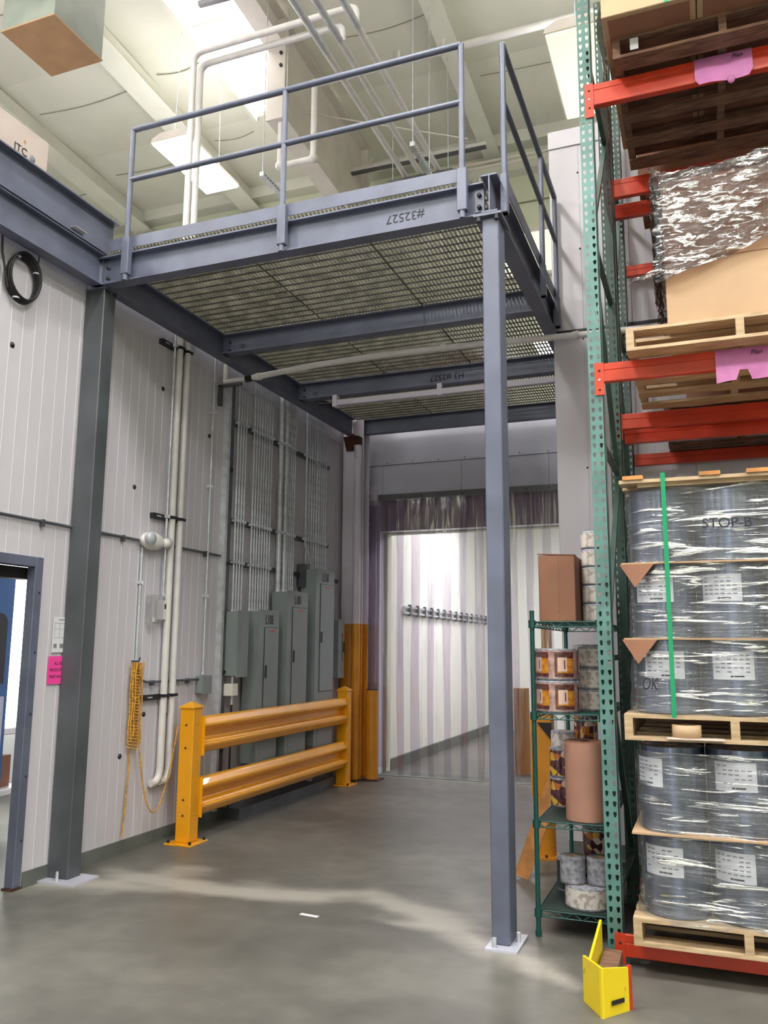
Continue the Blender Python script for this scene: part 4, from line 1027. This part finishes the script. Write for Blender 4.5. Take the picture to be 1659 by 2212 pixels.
pA = place(make_pallet('wood', 'pale wooden pallet on the lowest red beams under the film rolls'), PX0, PYF, .152)
pB = place(make_pallet('wood', 'pale wooden pallet between the two loads of film rolls'), PX0-.005, PYF, 1.105)
pD = place(make_pallet('wood', 'pale wooden pallet under the wrapped carton on the middle beams', wx=1.12), -.325, 4.40, 3.112)
pE = place(make_pallet('wooddark', 'old brown pallet on the top red beams under cartons', wx=1.15), -.33, 4.38, 4.822)
p2a = place(make_pallet('wooddark', 'dark brown pallet on the rear rack at middle level', dy=.95), -.2, 5.78, 3.055)
p2b = place(make_pallet('wooddark', 'dark brown pallet on the rear rack at top level', dy=.95), -.25, 5.78, 4.722)
tag(MB().box(-.05, .85, 5.85, 6.5, 3.185, 4.45).build('dark_carton_load', 'brownbox'), 'brown carton load on the rear rack at middle level', 'box')
tag(MB().box(-.3, .85, 5.85, 6.5, 4.85, 5.9).build('dark_carton_load', 'brownbox'), 'brown carton load on the rear rack at top level', 'box')
tag(MB().box(-.1, .9, 5.9, 6.6, 1.305, 2.6).build('dark_carton_load', 'wooddark'), 'dark carton load on the rear rack above the lowest level', 'box')
# wooden lid on top of the roll stack
ld = empty('wooden_top_frame', (PX0, PYF, 2.39), 'wooden crate-style lid with cleats on top of the film rolls', 'pallet lid')
for k in range(6): MB().box(-.39, .63, PYF-.02+.2*k, PYF+.10+.2*k, 2.392, 2.41).build('deck_board', 'wood', ld)
for x in (-.37, -.02+.02, .22, .5): MB().box(x, x+.10, PYF-.03, PYF+1.15, 2.41, 2.43).build('cleat', 'orangewood', ld)
MB().box(-.30, .62, PYF+.0, PYF+1.1, 2.372, 2.392).build('under_sheet', 'wood', ld)

# film rolls ------------------------------------------------------
def make_film_roll(h, r=.155):
    o = empty('film_roll', (0, 0, 0), '', 'film roll')
    MB().tube([(0, 0, .0), (0, 0, h)], r, 40, caps=False).build('film', 'roll', o)
    mb = MB(); mb.lathe([(.04, 0), (r, 0)], n=40); mb.lathe([(.04, h), (r, h)], n=40); mb.build('roll_end', 'rim', o)
    MB().lathe([(.04, .0), (.04, h), (.034, h), (.034, .0)], n=18).build('core', 'core', o)
    return o
tiers = [(.285, .375, 'bottom'), (.672, .40, 'second'), (1.24, .355, 'third'), (1.605, .37, 'fourth'), (1.985, .375, 'top')]
cols = ['leftmost', 'second', 'rightmost']; rows = ['front', 'middle', 'back']
protos = {}
def roll_label_patch(o, h, ang, dz, wdt=.20):
    r = .1565; n = 8; vs = []; fs = []; da = wdt/r/2
    for j in range(n+1):
        a = ang-da+2*da*j/n
        for zz in (dz, dz+.135): vs.append((r*math.cos(a), r*math.sin(a), zz))
    for j in range(n): fs.append((2*j, 2*j+2, 2*j+3, 2*j+1))
    me = MB().add(vs, fs, True).build('paper_label', 'label', o, world=False)
    mk = MB()
    def mark(a0, a1, za, zb, rr=.1572):
        vs = [(rr*math.cos(a), rr*math.sin(a), z_) for a in (a0, (a0+a1)/2, a1) for z_ in (za, zb)]
        mk.add(vs, [(0, 2, 3, 1), (2, 4, 5, 3)])
    for q_ in range(5):
        for s_ in range(6):
            if random.random() < .75: mark(ang-da*.85+2*da*.85*s_/6, ang-da*.85+2*da*.85*(s_+.7)/6, dz+.115-.02*q_, dz+.121-.02*q_)
    mk.build('small_print', 'greyink', me, world=False)['kind'] = 'stuff'
    mk = MB(); mark(ang-.1, ang+.3, dz+.012, dz+.02); mk.build('bar_print', 'ink', me, world=False)
for ti, (z0, h, tn) in enumerate(tiers):
    for i in range(3):
        for j in range(3):
            key = (ti, i if j == 0 else -1)
            o = make_film_roll(h)
            x = PX0+.20+.318*i; y = PYF+.185+.32*j
            o.location = (x, y, z0)
            o['label'] = '%s clear film roll in the %s row of the %s tier' % (cols[i], rows[j], tn); o['group'] = 'clear film rolls on the lowest racks'
            if j == 0:
                ang = {0: -1.95, 1: -1.75, 2: -1.6, 3: -1.85, 4: None}[ti]
                if ti == 1 and i == 0: ang = -2.45
                if ang is not None: roll_label_patch(o, h, ang, h-.19)
# cardboard tier sheets
for i, (z, n_) in enumerate(((.661, 'lower load'), (1.596, 'upper load, lower sheet'), (1.976, 'upper load, upper sheet'))):
    t = empty('cardboard_tier_sheet', (0, 4.9, z), 'thin cardboard sheet between film roll tiers, '+n_, 'cardboard sheet')
    MB().box(PX0+.01, PX0+1.0, PYF+.0, PYF+1.0, z, z+.008).build('sheet', 'kraft', t)
    if i: MB().add([(PX0+.0, PYF-.004, z), (PX0+.17, PYF-.004, z), (PX0+.075, PYF-.012, z-.12), (PX0+.0, PYF+.001, z), (PX0+.17, PYF+.001, z), (PX0+.075, PYF-.007, z-.12)], [(0, 1, 2), (5, 4, 3), (0, 3, 4, 1), (1, 4, 5, 2), (2, 5, 3, 0)]).build('folded_corner', 'brownbox', t)
def wrap_shell(name, x0, x1, y0, y1, z0, z1, m, label, flare=.03, amp=.006, lumpy=0, corner=.12, nz=26, hem=None):
    pts = []; n = 8
    for (cx_, cy_, a0) in ((x1-corner, y0+corner, -90), (x1-corner, y1-corner, 0), (x0+corner, y1-corner, 90), (x0+corner, y0+corner, 180)):
        for k in range(n+1):
            a = R(a0+90*k/n); pts.append((cx_+corner*math.cos(a), cy_+corner*math.sin(a)))
    # densify
    P2 = []
    for k in range(len(pts)):
        a, b = pts[k], pts[(k+1) % len(pts)]; d = math.dist(a, b); q_ = max(1, int(d/.05))
        for s_ in range(q_): P2.append((a[0]+(b[0]-a[0])*s_/q_, a[1]+(b[1]-a[1])*s_/q_))
    cx_, cy_ = (x0+x1)/2, (y0+y1)/2; vs = []; fs = []; N_ = len(P2)
    for j in range(nz+1):
        t_ = j/nz
        for k, (px_, py_) in enumerate(P2):
            zb = z0 if hem is None else z0+hem(px_)
            z = zb+(z1-zb)*t_
            s_ = 1+flare*math.exp(-t_*9)
            w_ = amp*(math.sin(k*.9+j*1.7)+math.sin(k*.37-j*.9)*.7+random.uniform(-.5, .5))
            lx, ly = px_-cx_, py_-cy_; L_ = math.hypot(lx, ly)
            if lumpy: z += lumpy*t_*math.sin(k*.31+1)*.5+lumpy*t_*random.uniform(-.2, .2)
            vs.append((cx_+lx*s_+lx/L_*w_, cy_+ly*s_+ly/L_*w_, z))
    for j in range(nz):
        for k in range(N_): fs.append((j*N_+k, j*N_+(k+1) % N_, (j+1)*N_+(k+1) % N_, (j+1)*N_+k))
    mb = MB().add(vs, fs, True)
    o = mb.build(name, m); return tag(o, label, 'plastic wrap')
wrap_shell('stretch_wrap', PX0+.03, PX0+1.0, PYF+.015, PYF+1.02, .262, 1.05, 'wrap', 'clear stretch wrap around the lower load of film rolls', corner=.16)
wrap_shell('stretch_wrap', PX0+.03, PX0+1.0, PYF+.015, PYF+1.02, 1.235, 2.37, 'wrap', 'clear stretch wrap around the taller load of film rolls', flare=.04, corner=.16)
gs = MB().box(at(1445, 1300, Y=PYF).x-.011, at(1445, 1300, Y=PYF).x+.011, PYF-.035, PYF-.031, 1.22, 2.435)
tag(gs.build('green_strap', 'strapgreen'), 'green vertical packing strap over the upper film roll load', 'strap')
tp = empty('tape_roll', (-.09, PYF+.1, 1.13), 'pale tape roll resting inside the middle pallet', 'tape roll')
MB().lathe([(.05, 0), (.068, 0), (.068, .062), (.05, .062), (.05, 0)], (-.12, PYF+.03, 1.124), 24).build('tape', 'core', tp)
tag(MB().obox((-.08, PYF-.03, 1.1245), (.26, .10, .003), Matrix.Rotation(.05, 3, 'Z')).build('card_sheet', 'boxpink'), 'thin pale card lying on the middle pallet edge', 'card')
text('STOP-B', 'marker_writing', (at(1570, 1130, Y=PYF-.01).x, PYF-.02, at(1570, 1130, Y=PYF-.01).z), .07, (1, 0, 0), (0, 0, 1), 'ink', bpy.data.objects['stretch_wrap.001'])
text('OK', 'marker_writing', (at(1405, 1478, Y=PYF).x, PYF-.02, at(1405, 1478, Y=PYF).z), .085, (1, 0, 0), (.15, 0, 1), 'ink', bpy.data.objects['stretch_wrap.001'], sx=.6)

# wrapped carton on the middle beams
wc = empty('large_carton', (.3, 4.9, 3.24), 'large tan carton under crumpled wrap on the middle beams', 'box')
cxa = at(1437, 600, Y=4.47).x
MB().box(cxa, .95, 4.47, 5.45, 3.238, 4.08).build('body', 'kraft', wc, .005)
MB().box(cxa+.001, .95, 4.468, 4.47, 3.60, 3.605).build('crease', 'brownbox', wc)
hem_f = lambda x_: .25+.17*min(1, max(0, (x_-cxa)/.55))
wrap_shell('crumpled_wrap', cxa-.05, 1.0, 4.43, 5.5, 3.24, 4.13, 'wrap2', 'crumpled shiny stretch wrap over the top half of the tan carton', flare=.0, amp=.012, lumpy=.05, corner=.06, hem=hem_f)
# closed crumpled top
vs = []; fs = []; nx, ny = 22, 14
for j in range(ny+1):
    for i in range(nx+1):
        u, v = i/nx, j/ny; x = cxa-.05+(1.05-cxa)*u; y = 4.43+1.07*v
        e_ = min(1, min(u, 1-u, v, 1-v)*7); vs.append((x, y, 4.10+.09*e_+random.uniform(-.018, .018)))
for j in range(ny):
    for i in range(nx): a = j*(nx+1)+i; fs.append((a, a+1, a+nx+2, a+nx+1))
MB().add(vs, fs, False).build('top_wrap', 'wrap2', bpy.data.objects['crumpled_wrap'])
mb = MB(); mb.tube([(cxa-.03, 4.44, 3.56), (cxa-.10, 4.42, 3.52), (cxa-.16, 4.40, 3.50), (cxa-.19, 4.40, 3.47)], [.02, .014, .008, .003], 6); mb.build('loose_tail', 'wrap2', bpy.data.objects['crumpled_wrap'])
mb = MB(); mb.add([(cxa-.055, 4.44, 3.75), (cxa-.055, 4.44, 4.05), (cxa-.075, 5.2, 4.05), (cxa-.075, 5.2, 3.6), (cxa-.06, 4.5, 3.45)], [(0, 1, 2, 3, 4)]); mb.build('side_wrap', 'wrap2', bpy.data.objects['crumpled_wrap'])
# cartons on the top level
for i, (xa, xb) in enumerate(((-.37, .115), (.12, .60), (.605, 1.0))):
    b_ = empty('tan_carton', (xa, 4.45, 4.97), ['leftmost', 'middle', 'rightmost'][i]+' tan carton on the highest pallet above the top red beam', 'box', 'cartons on the highest pallet')
    MB().box(xa, xb, 4.20 if i == 0 else 4.21, 5.5, 4.95, 5.75).build('body', 'kraft', b_, .004)
    MB().box(xa+.03, xb-.03, 4.23, 5.4, 4.9485, 4.95).build('bottom_flap', 'brownbox', b_)
tag(MB().box(-.04, -.018, 4.192, 4.196, 4.945, 5.75).build('green_strap', 'strapgreen'), 'green packing strap on the cartons of the highest pallet', 'strap')
tag(MB().box(-.235, -.19, 4.373, 4.376, 4.85, 4.92).build('paper_tag', 'label'), 'small blank white tag on the old brown top pallet', 'tag')
# hanging loose film on left of top load
vs = []; fs = []
for j in range(16):
    t_ = j/15; z = 5.6-1.6*t_; wv = .03*math.sin(j*1.3); vs += [(-.42+wv*.5, 4.62+wv, z), (-.40-wv*.4, 4.86+wv, z)]
for j in range(15): fs.append((2*j, 2*j+1, 2*j+3, 2*j+2))
tag(MB().add(vs, fs, True).build('hanging_film', 'wrap2'), 'loose plastic film hanging beside the highest pallet', 'plastic wrap')
# pink papers taped on beams
def pink(x0, x1, zt, zb, zc, label, scribble, ragged):
    y = 4.5475-.004
    r_ = empty('pink_note', ((x0+x1)/2, y, zc), label, 'note')
    n = 14; vs = []; fs = []
    for i in range(n+1):
        u = i/n; x = x0+(x1-x0)*u
        prof = [(zt+.006, 4.56), (zt+.004, y), ((zt+zb)/2, y-.004-.004*math.sin(u*9)), (zb, y-.006), (zb-ragged(u), y+.004-.010*math.sin(u*7)-.01)]
        for (zz, yy_) in prof: vs.append((x, yy_, zz))
    for i in range(n):
        for j in range(4): a = i*5+j; fs.append((a, a+5, a+6, a+1))
    MB().add(vs, fs, True).build('paper', 'pink', r_)
    text(scribble, 'handwriting', (x0+(x1-x0)*.75, y-.010, zt-.03), .035, (1, 0, .0), (.2, 0, 1), 'ink', r_)
    return r_
pink(at(1500, 150, Y=4.54).x, at(1627, 150, Y=4.54).x, 4.815, 4.69, 4.75, 'crumpled pink paper taped over the top red beam', 'Plan', lambda u: .035 if .05 < u < .95 else .0)
n2_ = pink(at(1546, 790, Y=4.54).x, at(1668, 790, Y=4.54).x, 3.105, 3.01, 3.05, 'torn pink paper taped over the middle red beam', 'Plan', lambda u: .085-.03*u if u < .42 else (.02 if u < .62 else .075))
blob(MB(), (at(1580, 178, Y=4.52).x, 4.52, 4.64), (.02, .015, .025)).build('paper_curl', 'pink', bpy.data.objects['pink_note'])

# ================================================================== OVERHEAD
def fixture(x, y, z, label, m, power, wx=.42, ly=1.22, group=None, view=True, hang=True):
    o = empty('high_bay_light', (x, y, z), label, 'light', group)
    mb = MB(); mb.prism([(x-wx/2, z), (x+wx/2, z), (x+wx/2-.02, z+.05), (x+wx/2-.12, z+.10), (x-wx/2+.12, z+.10), (x-wx/2+.02, z+.05)], 'y', y-ly/2, y+ly/2); mb.build('reflector_housing', 'beamwhite', o)
    MB().box(x-wx/2+.015, x+wx/2-.015, y-ly/2+.015, y+ly/2-.015, z-.02, z-.001).build('diffuser', m, o, .006)
    if hang:
        for dy in (-.45, .45): MB().tube([(x, y+dy, z+.1), (x, y+dy*.9, cz(y)-.06)], .004, 5).build('hanger_wire', 'galv', o)
    if power:
        l = bpy.data.lights.new('lamp', 'AREA'); l.shape = 'RECTANGLE'; l.size = wx-.05; l.size_y = ly-.05; l.energy = power; l.color = (1, .985, .96)
        lo = bpy.data.objects.new('lamp_glow', l); COL.objects.link(lo); lo.parent = o; lo.location = (0, 0, -.03)
        l2 = l.copy(); l2.energy = power*UPLIGHT; lu = bpy.data.objects.new('added_uplight', l2); COL.objects.link(lu); lu.parent = o; lu.location = (0, 0, .14); lu.rotation_euler = (math.pi, 0, 0)
    return o
fixture(-5.2, 7.42, 7.0, 'blazing high bay light hanging above the left end of the platform', 'lampwhite', LAMP_POWER*1.3, .47, 1.10)
fixture(-.80, 7.05, 6.75, 'pale high bay light hanging beside the teal rack upright', 'lampsoft', LAMP_POWER*1.0, .5, 1.25)
a = at(1181, 825, Y=9.2)
fixture(-1.55, 9.3, 5.0, 'small bright light glimpsed through the far grating', 'lampwhite', 0, .3, .5)
for i, (x, y) in enumerate(((-6.5, 2.6), (-2.4, 2.2), (1.2, 2.4), (-6.5, -2.0), (-2.4, -2.0), (1.2, -2.0), (5.0, 2.0), (5, -2))):
    fixture(x, y, 7.6, 'lit high bay light outside the picture, '+('left', 'centre', 'right', 'left', 'centre', 'right', 'far right', 'far right')[i]+(' of the nearer row', ' of the row behind the viewer')[i in (3, 4, 5, 7)], 'lampwhite', LAMP_POWER*10, .5, 1.22, 'high bay lights outside the picture')

# three pipes running away from viewer, trapezes, cross pipes
for i, (pa, pb_) in enumerate((((640, 0), (870, 380)), ((690, 0), (905, 380)), ((750, 0), (942, 370)))):
    zt = 6.78; A = at(*pa, Z=zt); B = at(*pb_, Z=zt); xx = (A.x+B.x)/2
    o = empty('ceiling_pipe', (xx, 6, zt), ['left', 'middle', 'right'][i]+' of three white pipes running back above the platform', 'pipe', 'three white pipes above the platform')
    MB().tube([(xx, -4, zt), (xx, 6.02-.1*i, zt)], .032, 12).build('upper_run', 'galv' if i < 9 else 'white_pipe', o)
    MB().tube([(xx, 6.02-.1*i, zt), (xx, 8.8, zt)], .030, 12).build('tube', 'white_pipe', o)
    MB().tube(arc((xx, 8.8, zt), (xx, 8.95, zt), (xx, 8.95, zt-.15), 4)+[(xx, 8.95, 6.2)], .030, 12).build('drop', 'white_pipe', o)
for i, y in enumerate((4.9, 8.1)):
    o = empty('trapeze_hanger', (-2.8, y, 6.72), ['near', 'far'][i]+' trapeze strut hung on rods beneath the three pipes', 'hanger', 'trapeze hangers')
    MB().box(-3.1, -2.35, y-.02, y+.02, 6.70, 6.745).build('strut', 'strut', o)
    for x in (-3.05, -2.4): MB().tube([(x, y, 6.68), (x, y, cz(y)-.05)], .005, 6).build('rod', 'galv', o)
A = at(675, 165, Y=7.2); B = at(1245, 55, Y=7.2)
o = empty('cross_pipe', (A.x, 7.2, A.z), 'white level pipe crossing above the platform toward the rack', 'pipe')
zc = (A.z+B.z)/2
MB().tube([(A.x, 7.2, zc), (3.0, 7.2, zc)], .038, 12).build('tube', 'white_pipe', o)
C1 = at(690, 340, Y=7.2); C2 = at(605, 355, Y=7.2)
MB().tube([(A.x+.03, 7.2, zc), (A.x+.03, 7.2, C1.z)], .034, 12).build('drop', 'white_pipe', o)
MB().tube([(A.x+.03, 7.2, C1.z), (C2.x, 7.2, C1.z)], .034, 12).build('lower_run', 'white_pipe', o)
MB().tube([(C2.x, 7.2, C1.z-.02), (C2.x, 7.2, C1.z+.5)], .034, 12).build('riser', 'white_pipe', o)
for (x, z) in ((A.x+.03, zc), (A.x+.03, C1.z), (C2.x, C1.z)): blob(MB(), (x, 7.2, z), (.05, .055, .05)).build('elbow', 'white_pipe', o)
for px in (862, 958):
    q = at(px, 110, Y=7.2).x; MB().tube([(q, 7.2, zc), (q, 7.2, zc+.13)], .018, 8).build('pipe_hanger', 'white_pipe', o)
    MB().tube([(q-.05, 7.2, zc), (q+.05, 7.2, zc)], .046, 12).build('tee', 'white_pipe', o)
o = empty('level_rail', (at(705, 380, Y=9.3).x, 9.3, at(705, 380, Y=9.3).z), 'shiny level rail with bracket above far end of the platform', 'rail')
A = at(705, 380, Y=9.3); B = at(1050, 310, Y=9.3)
MB().bar(A, B, .03, .05).build('rail', 'white_pipe', o); MB().bar(A-Vector((0, 0, .045)), B-Vector((0, 0, .045)), .05, .03).build('underside', 'strut', o)
MB().tube([A-Vector((0, 0, .15)), A+Vector((0, 0, .12))], .012, 8).build('bracket', 'galv', o)
MB().tube([A, (A.x, 9.3, cz(9.3))], .004, 5).build('hanger_wire', 'galv', o)
A = at(985, 362, Y=9.7); B = at(1182, 325, Y=9.7)
for dz, n_ in ((0, 'upper'), (-.07, 'lower')):
    tag(MB().bar(A+Vector((-.3, 0, dz+.0)), Vector((B.x+.3, B.y, A.z+dz+(B.z-A.z))), .02, .028).build('level_conduit', 'beamwhite'), n_+' of two thin white level conduits left of the tall white wall', 'conduit', 'twin level conduits')
for i, (pa, pb_) in enumerate((((565, 375), (610, 430)), ((890, 310), (935, 375)))):
    A = at(*pa, Z=6.2); B = at(*pb_, Z=6.2)
    o = empty('hanging_strut', tuple(A), ['left', 'right'][i]+' slotted strut hanging on thin wires above the platform', 'strut', 'hanging struts')
    MB().bar(A, (A.x, B.y, A.z), .045, .045).build('strut', 'galv', o)
    ms = MB(); yy = A.y+.03
    while yy < B.y-.03: ms.box(A.x+.0226, A.x+.024, yy, yy+.025, A.z-.006, A.z+.006); yy += .05
    ms.build('slots', 'black', o)['kind'] = 'stuff'
    MB().tube([(A.x, A.y+.02, A.z), (A.x, A.y+.02, cz(A.y)-.05)], .005, 5).build('hanger_wire', 'galv', o)
    MB().tube([(A.x, B.y-.02, A.z), (A.x, B.y-.02, cz(B.y)-.05)], .005, 5).build('hanger_wire', 'galv', o)
# long thin pipe across the ceiling at left
A = at(105, 352, Y=8.6); B = at(293, 288, Y=8.6)
o = empty('ceiling_cross_conduit', tuple(A), 'thin cream pipe crossing under the ceiling at upper left', 'pipe')
MB().tube([(A.x-2.5, 8.6, (A.z+B.z)/2), (B.x+1.2, 8.6, (A.z+B.z)/2)], .028, 10).build('tube', 'purlin', o)
MB().tube([at(165, 330, Y=8.6), at(166, 295, Y=8.6)], .006, 6).build('rod', 'galv', o)
o = tag(MB().tube([at(140, 400, Y=9.2)-Vector((1, 0, 0)), at(300, 350, Y=9.2)+Vector((1.0, 0, .0))], .014, 8).build('thin_ceiling_wire', 'purlin'), 'thin cable crossing beneath the ceiling at upper left', 'cable')
tag(MB().tube([at(625, 238, Y=8), at(1010, 300, Y=8)], .008, 6).build('tie_rod', 'beamwhite'), 'thin white diagonal brace rod above the platform', 'rod')
tag(MB().bar(at(430, 10, Z=8.0), at(560, -25, Z=8.0), .05, .05).build('bridging_strut', 'strut'), 'short dark strut crossing beneath the skylight', 'strut')
# riser conduits behind platform end
o = empty('bent_conduit', (-2.7, 9.9, 6), 'thin white conduit bending down the back wall above platform', 'conduit')
a = at(795, 400, Y=9.88); b = at(850, 322, Y=9.88)
MB().tube([(a.x, 9.88, 4.5)]+arc((a.x, 9.88, b.z-.25), (a.x, 9.88, b.z), (a.x+.25, 9.88, b.z), 5)+[(b.x+.9, 9.88, b.z)], .03, 10).build('tube', 'purlin', o)

# square duct with tan bottom, top left
X0, X1, Y0, Y1, ZD = -5.66, -5.06, 5.0, 5.62, 7.0
du = empty('square_duct', (X0, Y0, ZD), 'grey square duct drop with tan bottom face at upper left', 'duct')
MB().box(X0, X1, Y0, Y1, ZD+.015, 8.52).build('duct_body', 'drab', du, .004)
MB().box(X0-.005, X1+.005, Y0-.005, Y1+.005, ZD, ZD+.015).build('bottom_facing', 'ductkraft', du)
o = empty('foil_duct', (-6.3, 4.9, 7.6), 'shiny foil-wrapped round duct at top left corner', 'duct')
MB().tube([(-6.6, 4.9, 7.55), (-6.1, 4.9, 7.6), (-5.90, 5.1, 7.65)], .22, 18).build('foil_wrap', 'boxpink', o)
# faded carton with printed logo on the runway beam
bx = empty('printed_carton', (-4.2, 4.0, 4.735), 'faded carton with printed logo standing on the left steel beam', 'box')
MB().box(-4.36, -4.055, 3.52, 4.05, 4.732, 4.955).build('body', 'boxpink', bx, .003)
pp = at(50, 318, X=-4.055)
text('JTC', 'printed_logo', (-4.053, pp.y-.02, pp.z-.03), .075, (0, 1, 0), (0, 0, 1), 'ink', bx)
MB().lathe([(0, .0015), (.024, .0015), (.025, 0)], (-4.054, pp.y+.085, pp.z-.035), 16, 'x').build('round_emblem', 'greyink', bx)
MB().box(-4.0545, -4.0530, pp.y-.10, pp.y-.0, pp.z-.082, pp.z-.07).build('print_bar', 'ink', bx)
text('A', 'orange_mark', (-4.053, pp.y+.01, pp.z+.045), .035, (0, 1, 0), (0, 0, 1), 'orange', bx)
